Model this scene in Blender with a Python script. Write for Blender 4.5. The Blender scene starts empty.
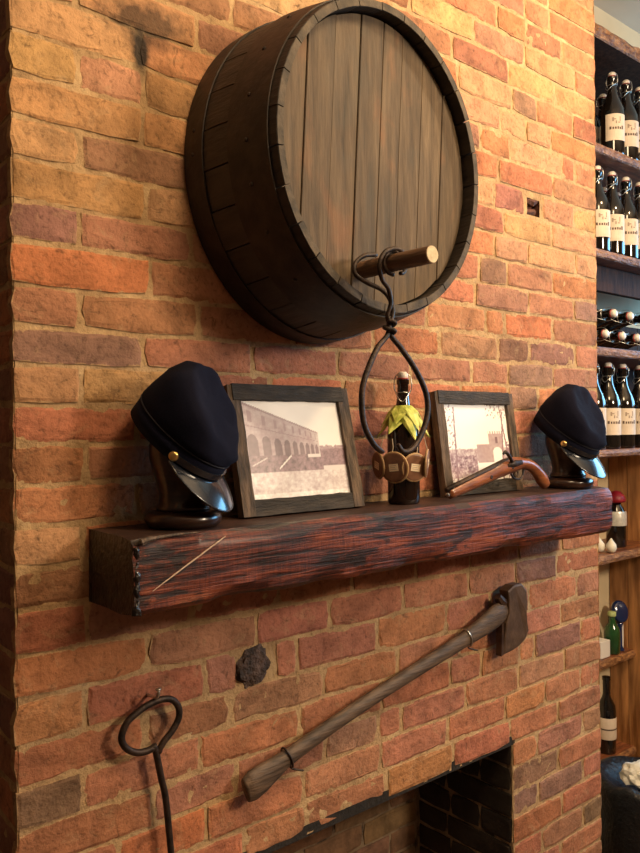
import bpy, bmesh, math, random
from mathutils import Vector, Matrix, noise

# ------------------------------------------------------------------ scene, camera, light
scene = bpy.context.scene
COL = scene.collection
R = math.radians
PI = math.pi

cam_data = bpy.data.cameras.new('camera')
cam_data.sensor_fit = 'VERTICAL'
cam_data.sensor_height = 36.0
cam_data.lens = 36.0 * 770.0 / 853.0
cam_data.clip_start = 0.02
cam = bpy.data.objects.new('camera', cam_data)
COL.objects.link(cam)
cam.matrix_world = (Matrix.Translation((-0.425, -1.297, 1.6))
                    @ Matrix.Rotation(R(-39.806), 4, 'Z') @ Matrix.Rotation(R(90), 4, 'X')
                    @ Matrix.Rotation(R(-0.5), 4, 'Z'))
scene.camera = cam

scene.view_settings.view_transform = 'Standard'
scene.view_settings.look = 'None'
scene.view_settings.gamma = 1.0
scene.view_settings.use_curve_mapping = False
scene.view_settings.exposure = 0.0

world = bpy.data.worlds.new('world')
scene.world = world
world.use_nodes = True
world.node_tree.nodes['Background'].inputs[0].default_value = (0.35, 0.55, 0.9, 1)
world.node_tree.nodes['Background'].inputs[1].default_value = 0.25


def lamp(name, loc, power, col, size=0.12, target=None, kind='POINT', angle=100, blend=0.6, sy=None):
    d = bpy.data.lights.new(name, kind)
    d.energy = power
    d.color = col
    if kind == 'AREA':
        d.shape = 'RECTANGLE'
        d.size = size
        d.size_y = sy or size
    else:
        d.shadow_soft_size = size
    if kind == 'SPOT':
        d.spot_size = R(angle)
        d.spot_blend = blend
    o = bpy.data.objects.new(name, d)
    COL.objects.link(o)
    o.location = loc
    if target:
        o.rotation_euler = (Vector(target) - Vector(loc)).to_track_quat('-Z', 'Y').to_euler()
    return o


WARM = (1.0, 0.79, 0.55)
lamp('room_lamp', (1.70, -2.2, 2.35), 160, WARM, 0.20)
lamp('ceiling_spot', (1.75, -0.95, 3.1), 88, (1.0, 0.72, 0.40), 0.08, (1.40, 0, 2.35), 'SPOT', 105, 1.0)
lamp('ceiling_lamp', (0.55, -1.30, 3.05), 62, (1.0, 0.74, 0.44), 0.25)
lamp('window_daylight', (4.02, -0.85, 2.20), 58, (0.24, 0.62, 1.0), 1.85, (0, -0.85, 2.20), 'AREA', sy=0.9)

# ------------------------------------------------------------------ helpers
MATS = {}


def nd(nt, typ, **kw):
    n = nt.nodes.new(typ)
    for k, v in kw.items():
        if k in ('operation', 'blend_type', 'data_type', 'noise_dimensions', 'wave_type', 'bands_direction', 'attribute_name', 'feature', 'clamp_factor', 'vector_type', 'use_clamp', 'interpolation_type'):
            setattr(n, k, v)
    return n


def ramp(nt, fac, stops):
    n = nt.nodes.new('ShaderNodeValToRGB')
    e = n.color_ramp.elements
    while len(e) < len(stops):
        e.new(0.5)
    for s, (p, c) in zip(e, stops):
        s.position = p
        s.color = (c[0], c[1], c[2], 1) if not isinstance(c, (int, float)) else (c, c, c, 1)
    nt.links.new(fac, n.inputs[0])
    return n.outputs[0]


def noise_tex(nt, vec, scale, detail=4, rough=0.55, dist=0.0):
    n = nt.nodes.new('ShaderNodeTexNoise')
    n.inputs['Scale'].default_value = scale
    n.inputs['Detail'].default_value = detail
    n.inputs['Roughness'].default_value = rough
    n.inputs['Distortion'].default_value = dist
    nt.links.new(vec, n.inputs['Vector'])
    return n.outputs['Fac']


def mixc(nt, fac, a, b, mode='MIX'):
    n = nt.nodes.new('ShaderNodeMix')
    n.data_type = 'RGBA'
    n.blend_type = mode
    for s, v in ((n.inputs[0], fac), (n.inputs[6], a), (n.inputs[7], b)):
        if hasattr(v, 'links'):
            nt.links.new(v, s)
        elif isinstance(v, (int, float)):
            s.default_value = v
        else:
            s.default_value = (v[0], v[1], v[2], 1)
    return n.outputs[2]


def math_n(nt, op, a, b=0.0):
    n = nt.nodes.new('ShaderNodeMath')
    n.operation = op
    for s, v in ((n.inputs[0], a), (n.inputs[1], b)):
        if hasattr(v, 'links'):
            nt.links.new(v, s)
        else:
            s.default_value = v
    return n.outputs[0]


def new_mat(name):
    m = bpy.data.materials.new(name)
    m.use_nodes = True
    nt = m.node_tree
    b = nt.nodes['Principled BSDF']
    MATS[name] = m
    return m, nt, b


def coords(nt, scale=(1, 1, 1), rot=(0, 0, 0), which='Object', rand=True):
    tc = nt.nodes.new('ShaderNodeTexCoord')
    mp = nt.nodes.new('ShaderNodeMapping')
    mp.inputs['Scale'].default_value = scale
    mp.inputs['Rotation'].default_value = rot
    nt.links.new(tc.outputs[which], mp.inputs['Vector'])
    if not rand:
        return mp.outputs[0]
    oi = nt.nodes.new('ShaderNodeObjectInfo')
    v = nt.nodes.new('ShaderNodeVectorMath')
    v.operation = 'SCALE'
    v.inputs[0].default_value = (37.0, 53.0, 71.0)
    nt.links.new(oi.outputs['Random'], v.inputs['Scale'])
    a = nt.nodes.new('ShaderNodeVectorMath')
    a.operation = 'ADD'
    nt.links.new(mp.outputs[0], a.inputs[0])
    nt.links.new(v.outputs[0], a.inputs[1])
    return a.outputs[0]


def bump(nt, b, height, strength=0.4, dist=0.01):
    n = nt.nodes.new('ShaderNodeBump')
    n.inputs['Strength'].default_value = strength
    n.inputs['Distance'].default_value = dist
    nt.links.new(height, n.inputs['Height'])
    nt.links.new(n.outputs[0], b.inputs['Normal'])


def simple(name, c1, c2=None, scale=20, rough=0.6, bmp=0.2, stretch=(1, 1, 1), metal=0.0, detail=5, coat=0.0, bd=0.004, lo=0.35, hi=0.68):
    m, nt, b = new_mat(name)
    v = coords(nt, stretch)
    f = noise_tex(nt, v, scale, detail)
    if c2:
        nt.links.new(ramp(nt, f, [(lo, c1), (hi, c2)]), b.inputs['Base Color'])
    else:
        b.inputs['Base Color'].default_value = (*c1, 1)
    b.inputs['Roughness'].default_value = rough
    b.inputs['Metallic'].default_value = metal
    b.inputs['Coat Weight'].default_value = coat
    if bmp:
        bump(nt, b, noise_tex(nt, v, scale * 2.5, 4), bmp, bd)
    return m


class MB:
    """collects faces, then links them as one mesh object"""

    def __init__(self):
        self.v = []
        self.f = []

    def add(self, verts, faces, mat=None):
        o = len(self.v)
        for p in verts:
            p = Vector(p)
            self.v.append(mat @ p if mat else p)
        self.f += [tuple(i + o for i in q) for q in faces]
        return self

    def box(self, x0, x1, y0, y1, z0, z1, mat=None):
        v = [(x, y, z) for z in (z0, z1) for y in (y0, y1) for x in (x0, x1)]
        f = [(0, 2, 3, 1), (4, 5, 7, 6), (0, 1, 5, 4), (2, 6, 7, 3), (0, 4, 6, 2), (1, 3, 7, 5)]
        return self.add(v, f, mat)

    def rings(self, rings, cap0=True, cap1=True, closed=True):
        n = len(rings[0])
        v = [p for r in rings for p in r]
        f = []
        m = n if closed else n - 1
        for i in range(len(rings) - 1):
            for k in range(m):
                a, b = i * n + k, i * n + (k + 1) % n
                f.append((a, b, b + n, a + n))
        if cap0:
            f.append(tuple(range(n - 1, -1, -1)))
        if cap1:
            o = (len(rings) - 1) * n
            f.append(tuple(range(o, o + n)))
        return self.add(v, f)

    def lathe(self, prof, n=28, mat=None, cap0=True, cap1=True, a0=0.0, a1=2 * PI):
        o = MB()
        o.rings([[(r * math.cos(2 * PI * k / n), r * math.sin(2 * PI * k / n), z) for k in range(n)] for r, z in prof], cap0, cap1)
        return self.add(o.v, o.f, mat)

    def tube(self, pts, rad, n=8, up=(0, 1, 0), flat=1.0, caps=True):
        pts = [Vector(p) for p in pts]
        rr = rad if isinstance(rad, (list, tuple)) else [rad] * len(pts)
        rings = []
        u = None
        for i, p in enumerate(pts):
            t = (pts[min(i + 1, len(pts) - 1)] - pts[max(i - 1, 0)]).normalized()
            if u is None:
                u = Vector(up)
            u = (u - t * u.dot(t))
            if u.length < 1e-4:
                u = t.orthogonal()
            u.normalize()
            w = t.cross(u)
            r = rr[i]
            ru, rw = r if isinstance(r, (list, tuple)) else (r * flat, r)
            rings.append([p + u * ru * math.cos(2 * PI * k / n) + w * rw * math.sin(2 * PI * k / n) for k in range(n)])
        return self.rings(rings, caps, caps)

    def build(self, name, mat, parent=None, smooth=False, origin=None, bevel=0.0, fix=True):
        me = bpy.data.meshes.new(name)
        org = Vector(origin) if origin else Vector((0, 0, 0))
        me.from_pydata([tuple(p - org) for p in self.v], [], self.f)
        if fix:
            bm = bmesh.new()
            bm.from_mesh(me)
            bmesh.ops.recalc_face_normals(bm, faces=bm.faces)
            bm.to_mesh(me)
            bm.free()
        if smooth:
            me.polygons.foreach_set('use_smooth', [True] * len(me.polygons))
        me.materials.append(MATS[mat] if isinstance(mat, str) else mat)
        o = bpy.data.objects.new(name, me)
        COL.objects.link(o)
        o.location = org
        if parent:
            o.parent = parent
        if bevel:
            md = o.modifiers.new('bevel', 'BEVEL')
            md.width = bevel
            md.segments = 2
            md.limit_method = 'ANGLE'
        return o


def smooth_by_angle(o, ang=40):
    me = o.data
    me.polygons.foreach_set('use_smooth', [True] * len(me.polygons))
    me.set_sharp_from_angle(angle=R(ang))
    return o


def spline(pts, n=6):
    """Catmull-Rom through the points"""
    P = [Vector(p) for p in pts]
    P = [P[0] * 2 - P[1]] + P + [P[-1] * 2 - P[-2]]
    out = []
    for i in range(1, len(P) - 2):
        a, b, c, d = P[i - 1:i + 3]
        for k in range(n):
            t = k / n
            out.append(0.5 * ((2 * b) + (c - a) * t + (2 * a - 5 * b + 4 * c - d) * t * t + (3 * b - a - 3 * c + d) * t ** 3))
    out.append(P[-2])
    return out


def tag(o, label, cat, group=None):
    o['label'] = label
    o['category'] = cat
    if group:
        o['group'] = group
    return o


def empty(name, loc, label, cat, group=None, rz=0.0):
    o = bpy.data.objects.new(name, None)
    o.empty_display_size = 0.05
    COL.objects.link(o)
    o.location = loc
    o.rotation_euler = (0, 0, rz)
    return tag(o, label, cat, group)


def struct(o, label=None):
    o['kind'] = 'structure'
    if label:
        o['label'] = label
    return o


def copy_tree(o, parent=None):
    c = o.copy()
    COL.objects.link(c)
    c.parent = parent
    for ch in list(o.children):
        copy_tree(ch, c)
    return c


def nz(x, y, z=0.0):
    return noise.noise(Vector((x, y, z)))


# ------------------------------------------------------------------ materials
def brick_material(name, mortar=False):
    m, nt, b = new_mat(name)
    geo = nt.nodes.new('ShaderNodeNewGeometry')
    pos = geo.outputs['Position']
    v = coords(nt, which='Object', rand=not mortar)
    big = noise_tex(nt, v, 14, 4, 0.6, 0.4)
    fine = noise_tex(nt, v, 95, 5, 0.65)
    if mortar:
        base = ramp(nt, big, [(0.3, (0.33, 0.21, 0.110)), (0.55, (0.48, 0.32, 0.168)), (0.75, (0.60, 0.43, 0.245))])
    else:
        oi = nt.nodes.new('ShaderNodeObjectInfo')
        tone = ramp(nt, big, [(0.28, 0.60), (0.5, 0.97), (0.72, 1.25)])
        base = mixc(nt, 1.0, oi.outputs['Color'], tone, 'MULTIPLY')
        # lime bloom and sandy wear on the face
        bloom = ramp(nt, noise_tex(nt, v, 22, 6, 0.7, 0.8), [(0.55, 0.0), (0.72, 0.5)])
        base = mixc(nt, bloom, base, (0.44, 0.30, 0.17))
        dark = ramp(nt, noise_tex(nt, v, 33, 5, 0.7, 1.2), [(0.30, 0.65), (0.42, 0.0)])
        base = mixc(nt, dark, base, (0.10, 0.05, 0.03))
        # mortar smeared over the ragged arrises
        at = nt.nodes.new('ShaderNodeAttribute')
        at.attribute_name = 'edge'
        sm = math_n(nt, 'ADD', at.outputs['Fac'], math_n(nt, 'MULTIPLY', math_n(nt, 'SUBTRACT', noise_tex(nt, v, 42, 5, 0.7, 0.6), 0.5), 2.6))
        base = mixc(nt, ramp(nt, sm, [(0.80, 0.0), (1.15, 0.8)]), base, (0.48, 0.31, 0.165))
    speck = ramp(nt, fine, [(0.28, 0.55), (0.45, 1.0), (0.7, 1.12)])
    base = mixc(nt, 1.0, base, speck, 'MULTIPLY')
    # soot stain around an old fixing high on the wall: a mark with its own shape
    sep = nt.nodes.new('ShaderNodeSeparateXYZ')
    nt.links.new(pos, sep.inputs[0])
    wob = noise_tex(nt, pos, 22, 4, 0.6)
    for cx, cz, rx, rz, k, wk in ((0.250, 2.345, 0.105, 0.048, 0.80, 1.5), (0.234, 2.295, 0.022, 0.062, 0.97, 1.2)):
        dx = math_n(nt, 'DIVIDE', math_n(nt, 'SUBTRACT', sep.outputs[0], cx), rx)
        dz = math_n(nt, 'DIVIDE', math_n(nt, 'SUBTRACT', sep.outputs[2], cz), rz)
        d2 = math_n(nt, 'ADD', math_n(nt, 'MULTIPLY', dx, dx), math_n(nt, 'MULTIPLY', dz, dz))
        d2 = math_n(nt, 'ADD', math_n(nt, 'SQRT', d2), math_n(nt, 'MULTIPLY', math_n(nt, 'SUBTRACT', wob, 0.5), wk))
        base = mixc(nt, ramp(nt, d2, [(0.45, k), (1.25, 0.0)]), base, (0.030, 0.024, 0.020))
    nt.links.new(base, b.inputs['Base Color'])
    b.inputs['Roughness'].default_value = 0.86
    b.inputs['Specular IOR Level'].default_value = 0.25
    h = math_n(nt, 'ADD', math_n(nt, 'MULTIPLY', fine, 0.45), big)
    bump(nt, b, h, 0.9 if mortar else 0.8, 0.009)
    return m


brick_material('brick')
brick_material('mortar', True)


def soot_material(name, mortar=False):
    m, nt, b = new_mat(name)
    v = coords(nt)
    f = noise_tex(nt, v, 18, 5, 0.65, 0.5)
    if mortar:
        c = ramp(nt, f, [(0.32, (0.04, 0.03, 0.022)), (0.45, (0.24, 0.17, 0.11)), (0.7, (0.42, 0.31, 0.19))])
    else:
        oi = nt.nodes.new('ShaderNodeObjectInfo')
        c = mixc(nt, 1.0, oi.outputs['Color'], ramp(nt, f, [(0.3, 0.5), (0.7, 1.25)]), 'MULTIPLY')
    nt.links.new(c, b.inputs['Base Color'])
    b.inputs['Roughness'].default_value = 0.92
    bump(nt, b, noise_tex(nt, v, 60, 5), 0.7, 0.006)


soot_material('soot_brick')
soot_material('soot_mortar', True)


def beam_material():
    m, nt, b = new_mat('beam_wood')
    v = coords(nt, (1.6, 6, 8), rand=False)
    saw = coords(nt, (5, 5, 110), rand=False)
    big = noise_tex(nt, v, 2.6, 6, 0.62, 0.5)
    grain = noise_tex(nt, saw, 1.5, 5, 0.65, 0.5)
    cross = noise_tex(nt, coords(nt, (160, 20, 14), rand=False), 1.5, 2, 0.5, 0.3)
    g = math_n(nt, 'ADD', math_n(nt, 'MULTIPLY', grain, 0.5), math_n(nt, 'MULTIPLY', big, 0.42))
    g = math_n(nt, 'ADD', g, math_n(nt, 'MULTIPLY', cross, 0.14))
    c = ramp(nt, g, [(0.43, (0.010, 0.004, 0.003)), (0.51, (0.07, 0.014, 0.008)), (0.59, (0.19, 0.042, 0.018)), (0.71, (0.34, 0.105, 0.04))])
    char = ramp(nt, noise_tex(nt, coords(nt, (3, 5, 12), rand=False), 2.2, 5, 0.7, 1.0), [(0.53, 0.0), (0.60, 0.9)])
    c = mixc(nt, char, c, (0.010, 0.007, 0.007))
    nt.links.new(c, b.inputs['Base Color'])
    b.inputs['Roughness'].default_value = 0.5
    b.inputs['Specular IOR Level'].default_value = 0.3
    b.inputs['Coat Weight'].default_value = 0.10
    b.inputs['Coat Roughness'].default_value = 0.25
    bump(nt, b, math_n(nt, 'ADD', grain, big), 0.7, 0.006)


beam_material()


def head_wood():
    m, nt, b = new_mat('barrel_head_wood')
    v = coords(nt, (16, 16, 1.3))
    f = noise_tex(nt, v, 3.2, 6, 0.7, 0.2)
    patch = noise_tex(nt, coords(nt, (4, 4, 2.0), rand=False), 2.0, 4, 0.6, 0.6)
    c = ramp(nt, f, [(0.28, (0.028, 0.018, 0.009)), (0.45, (0.078, 0.050, 0.027)), (0.60, (0.125, 0.084, 0.047)), (0.78, (0.20, 0.142, 0.086))])
    c = mixc(nt, ramp(nt, patch, [(0.55, 0.0), (0.70, 0.5)]), c, (0.24, 0.10, 0.04))
    c = mixc(nt, ramp(nt, patch, [(0.30, 0.6), (0.44, 0.0)]), c, (0.07, 0.06, 0.045))
    oi = nt.nodes.new('ShaderNodeObjectInfo')
    c = mixc(nt, 1.0, c, oi.outputs['Color'], 'MULTIPLY')
    nt.links.new(c, b.inputs['Base Color'])
    b.inputs['Roughness'].default_value = 0.75
    bump(nt, b, f, 0.5, 0.004)


head_wood()
simple('stave_wood', (0.012, 0.008, 0.006), (0.036, 0.024, 0.016), 6, 0.6, 0.5, (8, 1.2, 8))
simple('stave_end', (0.03, 0.022, 0.014), (0.11, 0.08, 0.05), 30, 0.75, 0.5)
simple('hoop_iron', (0.014, 0.010, 0.008), (0.04, 0.026, 0.018), 25, 0.55, 0.3, metal=0.3)
simple('iron', (0.018, 0.013, 0.011), (0.06, 0.035, 0.025), 60, 0.5, 0.35, metal=0.5)
simple('axe_iron', (0.085, 0.05, 0.032), (0.14, 0.085, 0.055), 28, 0.55, 0.35, metal=0.35)
simple('axe_edge_iron', (0.04, 0.02, 0.015), (0.08, 0.045, 0.03), 40, 0.5, 0.3, metal=0.4)
simple('handle_wood', (0.045, 0.028, 0.018), (0.155, 0.098, 0.062), 7, 0.6, 0.5, (1.5, 14, 14))
simple('nail_steel', (0.45, 0.42, 0.38), (0.7, 0.68, 0.62), 30, 0.3, 0.0, metal=0.9)
simple('peg_wood', (0.09, 0.045, 0.024), (0.20, 0.11, 0.06), 8, 0.6, 0.4, (12, 1.5, 12))
simple('peg_cut', (0.50, 0.40, 0.25), (0.75, 0.62, 0.42), 60, 0.8, 0.2)
simple('hat_cloth', (0.0028, 0.0032, 0.0105), (0.006, 0.0065, 0.018), 350, 0.95, 0.35, bd=0.001)
MATS['hat_cloth'].node_tree.nodes['Principled BSDF'].inputs['Specular IOR Level'].default_value = 0.15
simple('hat_piping', (0.012, 0.012, 0.022), None, 100, 0.85, 0.0)
simple('visor_leather', (0.008, 0.010, 0.016), None, 40, 0.2, 0.0, coat=0.5)
MATS['visor_leather'].node_tree.nodes['Principled BSDF'].inputs['Specular IOR Level'].default_value = 0.6
simple('brass', (0.85, 0.55, 0.16), (0.95, 0.7, 0.3), 60, 0.3, 0.1, metal=1.0)
simple('stand_wood', (0.014, 0.006, 0.004), (0.045, 0.017, 0.01), 9, 0.28, 0.1, (3, 3, 12), coat=0.4)
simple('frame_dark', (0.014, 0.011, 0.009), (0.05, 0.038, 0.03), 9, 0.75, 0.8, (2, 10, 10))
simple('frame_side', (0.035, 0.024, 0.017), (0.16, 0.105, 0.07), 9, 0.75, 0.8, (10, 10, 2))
simple('backing_card', (0.10, 0.07, 0.045), (0.14, 0.10, 0.07), 20, 0.9, 0.1)
simple('pistol_wood', (0.13, 0.036, 0.012), (0.30, 0.10, 0.035), 8, 0.35, 0.15, (2, 10, 10), coat=0.3)
simple('dark_glass', (0.008, 0.006, 0.005), None, 10, 0.06, 0.0, coat=0.5)
simple('spall', (0.05, 0.02, 0.016), (0.22, 0.08, 0.055), 30, 0.85, 0.9, bd=0.01)
simple('amber_glass', (0.012, 0.005, 0.003), None, 10, 0.05, 0.0, coat=0.5)
simple('porcelain', (0.72, 0.66, 0.60), None, 10, 0.3, 0.0)
simple('rubber_red', (0.32, 0.03, 0.025), None, 10, 0.5, 0.0)
simple('wire', (0.62, 0.60, 0.56), None, 10, 0.28, 0.0, metal=0.9)
simple('paper_label', (0.68, 0.56, 0.45), (0.76, 0.64, 0.52), 40, 0.7, 0.0)
simple('label_ink', (0.11, 0.07, 0.055), None, 40, 0.8, 0.0)
simple('label_sketch', (0.36, 0.27, 0.21), None, 40, 0.8, 0.0)
simple('leaf_paper', (0.30, 0.36, 0.03), (0.74, 0.74, 0.18), 45, 0.6, 0.3)
simple('tag_brown', (0.12, 0.05, 0.024), (0.22, 0.10, 0.05), 45, 0.4, 0.2)
simple('tag_rim', (0.34, 0.20, 0.09), (0.46, 0.30, 0.15), 45, 0.45, 0.2)
simple('tag_label', (0.70, 0.56, 0.38), (0.82, 0.70, 0.52), 60, 0.7, 0.0)
simple('string', (0.55, 0.45, 0.33), None, 40, 0.9, 0.0)
simple('plaster_cream', (0.74, 0.60, 0.38), (0.80, 0.65, 0.42), 6, 0.9, 0.05)
simple('ceiling_paint', (0.60, 0.50, 0.38), (0.64, 0.54, 0.41), 3, 0.9, 0.03)
simple('shelf_wood', (0.10, 0.028, 0.012), (0.34, 0.12, 0.05), 7, 0.4, 0.5, (2, 9, 9), coat=0.2)
simple('live_edge', (0.16, 0.06, 0.025), (0.50, 0.25, 0.10), 16, 0.5, 0.9, (2, 5, 5), bd=0.01)
simple('back_board', (0.026, 0.011, 0.006), (0.060, 0.027, 0.013), 7, 0.7, 0.3, (9, 9, 1.5))
MATS['back_board'].node_tree.nodes['Principled BSDF'].inputs['Specular IOR Level'].default_value = 0.1
simple('plank_wood', (0.20, 0.075, 0.020), (0.62, 0.30, 0.11), 3.4, 0.4, 0.2, (9, 9, 1.1), coat=0.2)
simple('floor_wood', (0.08, 0.04, 0.02), (0.16, 0.085, 0.045), 4, 0.5, 0.2, (12, 1.5, 1))
simple('room_paint', (0.13, 0.09, 0.06), (0.15, 0.10, 0.07), 4, 0.9, 0.03)
simple('wood_trim', (0.10, 0.05, 0.025), (0.18, 0.09, 0.045), 6, 0.5, 0.2)
simple('bag_plastic', (0.010, 0.010, 0.012), (0.018, 0.018, 0.02), 30, 0.32, 0.5, bd=0.01)
simple('bin_plastic', (0.02, 0.02, 0.022), None, 30, 0.5, 0.0)
simple('white_paper', (0.78, 0.74, 0.64), (0.84, 0.80, 0.70), 30, 0.8, 0.1)
simple('white_card', (0.74, 0.72, 0.70), None, 30, 0.7, 0.0)
simple('green_glass', (0.012, 0.055, 0.016), (0.02, 0.08, 0.025), 15, 0.08, 0.0, coat=0.4)
simple('blue_glass', (0.008, 0.018, 0.075), (0.012, 0.03, 0.11), 15, 0.12, 0.0, coat=0.4)
simple('pale_green', (0.42, 0.52, 0.22), None, 15, 0.5, 0.0)
simple('red_wax', (0.24, 0.008, 0.018), (0.34, 0.015, 0.03), 40, 0.45, 0.2)
simple('silver_foil', (0.62, 0.60, 0.55), (0.8, 0.78, 0.72), 60, 0.3, 0.3, metal=0.4)
simple('garlic_white', (0.72, 0.66, 0.54), (0.82, 0.78, 0.68), 30, 0.55, 0.2)
simple('lump_stone', (0.02, 0.014, 0.012), (0.14, 0.09, 0.075), 40, 0.75, 1.0, bd=0.012)
simple('pale_mortar', (0.55, 0.42, 0.24), (0.66, 0.54, 0.36), 40, 0.9, 0.6)
simple('beam_black', (0.003, 0.002, 0.002), (0.014, 0.008, 0.006), 30, 0.35, 0.8, coat=0.2, bd=0.01)
simple('beam_top', (0.020, 0.010, 0.007), (0.065, 0.028, 0.018), 5, 0.5, 0.4, (2, 14, 14))
simple('scratch_pale', (0.46, 0.32, 0.23), (0.62, 0.48, 0.38), 80, 0.7, 0.3)
simple('window_glass_frame', (0.5, 0.42, 0.32), None, 30, 0.5, 0.0)
COURSE_Z = {-20: 0.16, -19: 0.23, -18: 0.3, -17: 0.37, -16: 0.44, -15: 0.511, -14: 0.581, -13: 0.651, -12: 0.721, -11: 0.791, -10: 0.862, -9: 0.932, -8: 1.004, -7: 1.073, -6: 1.151, -5: 1.222, -4: 1.299, -3: 1.367, -2: 1.436, -1: 1.506, 0: 1.574, 1: 1.641, 2: 1.708, 3: 1.772, 4: 1.841, 5: 1.914, 6: 1.98, 7: 2.052, 8: 2.12, 9: 2.19, 10: 2.263, 11: 2.332, 12: 2.402, 13: 2.471, 14: 2.541, 15: 2.61, 16: 2.68, 17: 2.749, 18: 2.819, 19: 2.888, 20: 2.958}
HEAD_JOINTS = {
    -20: [0, 0.22, 0.44, 0.66, 0.88, 1.1, 1.32, 1.54, 1.79],
    -19: [0, 0.11, 0.33, 0.55, 0.77, 0.99, 1.21, 1.43, 1.65, 1.79],
    -18: [0, 0.224, 0.448, 0.672, 0.895, 1.119, 1.343, 1.567, 1.79],
    -17: [0, 0.211, 0.422, 0.633, 0.844, 1.054, 1.265, 1.476, 1.687, 1.79],
    -16: [0, 0.225, 0.45, 0.675, 0.9, 1.125, 1.35, 1.575, 1.79],
    -15: [0, 0.208, 0.417, 0.625, 0.833, 1.041, 1.25, 1.458, 1.69, 1.79],
    -14: [0, 0.223, 0.445, 0.668, 0.891, 1.114, 1.336, 1.559, 1.79],
    -13: [0, 0.208, 0.415, 0.623, 0.831, 1.039, 1.246, 1.454, 1.692, 1.79],
    -12: [0, 0.224, 0.447, 0.609, 0.852, 1.09, 1.328, 1.559, 1.79],
    -11: [0, 0.18, 0.36, 0.601, 0.834, 1.07, 1.307, 1.494, 1.681, 1.79],
    -10: [0, 0.246, 0.43, 0.663, 0.825, 0.905, 1.14, 1.367, 1.594, 1.79],
    -9: [0, 0.112, 0.346, 0.594, 0.837, 1.081, 1.206, 1.374, 1.447, 1.683, 1.79],
    -8: [0, 0.232, 0.42, 0.661, 0.891, 1.12, 1.349, 1.578, 1.79],
    -7: [0, 0.117, 0.359, 0.587, 0.825, 1.069, 1.245, 1.421, 1.666, 1.79],
    -6: [0, 0.239, 0.482, 0.678, 0.911, 1.158, 1.357, 1.556, 1.79],
    -5: [0, 0.122, 0.33, 0.539, 0.748, 0.956, 1.164, 1.373, 1.582, 1.79],
    -4: [0, 0.22, 0.44, 0.66, 0.88, 1.1, 1.32, 1.54, 1.79],
    -3: [0, 0.117, 0.326, 0.535, 0.744, 0.954, 1.163, 1.372, 1.581, 1.79],
    -2: [0, 0.22, 0.444, 0.669, 0.893, 1.117, 1.341, 1.566, 1.79],
    -1: [0, 0.121, 0.33, 0.538, 0.747, 0.956, 1.164, 1.373, 1.581, 1.79],
    0: [0, 0.22, 0.44, 0.66, 0.88, 1.1, 1.32, 1.54, 1.79],
    1: [0, 0.117, 0.32, 0.522, 0.725, 0.928, 1.13, 1.333, 1.471, 1.63, 1.79],
    2: [0, 0.235, 0.477, 0.709, 0.944, 1.178, 1.334, 1.548, 1.79],
    3: [0, 0.114, 0.351, 0.585, 0.819, 1.053, 1.288, 1.433, 1.667, 1.79],
    4: [0, 0.249, 0.501, 0.753, 1.005, 1.239, 1.32, 1.55, 1.79],
    5: [0, 0.115, 0.336, 0.551, 0.766, 0.98, 1.195, 1.43, 1.662, 1.79],
    6: [0, 0.241, 0.484, 0.726, 0.968, 1.211, 1.333, 1.552, 1.79],
    7: [0, 0.116, 0.348, 0.58, 0.813, 1.045, 1.277, 1.429, 1.671, 1.79],
    8: [0, 0.236, 0.453, 0.669, 0.886, 1.102, 1.319, 1.548, 1.79],
    9: [0, 0.113, 0.241, 0.449, 0.656, 0.864, 1.071, 1.279, 1.417, 1.502, 1.667, 1.79],
    10: [0, 0.231, 0.445, 0.659, 0.872, 1.086, 1.3, 1.556, 1.79],
    11: [0, 0.11, 0.353, 0.57, 0.787, 1.004, 1.221, 1.354, 1.606, 1.675, 1.79],
    12: [0, 0.218, 0.436, 0.654, 0.872, 1.09, 1.308, 1.426, 1.55, 1.79],
    13: [0, 0.227, 0.454, 0.68, 0.907, 1.134, 1.361, 1.478, 1.665, 1.79],
    14: [0, 0.222, 0.444, 0.666, 0.888, 1.11, 1.346, 1.568, 1.79],
    15: [0, 0.239, 0.478, 0.717, 0.956, 1.195, 1.423, 1.68, 1.79],
    16: [0, 0.216, 0.432, 0.648, 0.864, 1.08, 1.296, 1.43, 1.61, 1.79],
    17: [0, 0.204, 0.407, 0.611, 0.814, 1.018, 1.221, 1.425, 1.546, 1.79],
    18: [0, 0.22, 0.44, 0.66, 0.88, 1.1, 1.32, 1.54, 1.79],
    19: [0, 0.11, 0.33, 0.55, 0.77, 0.99, 1.21, 1.43, 1.65, 1.79],
}

# ------------------------------------------------------------------ structure: chimney breast
W = 1.79            # width of the chimney breast
OPEN_X0, OPEN_X1, OPEN_Z = 0.44, 1.337, COURSE_Z[-12]
BACK_Y = 0.43
CEIL = 3.35


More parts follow.
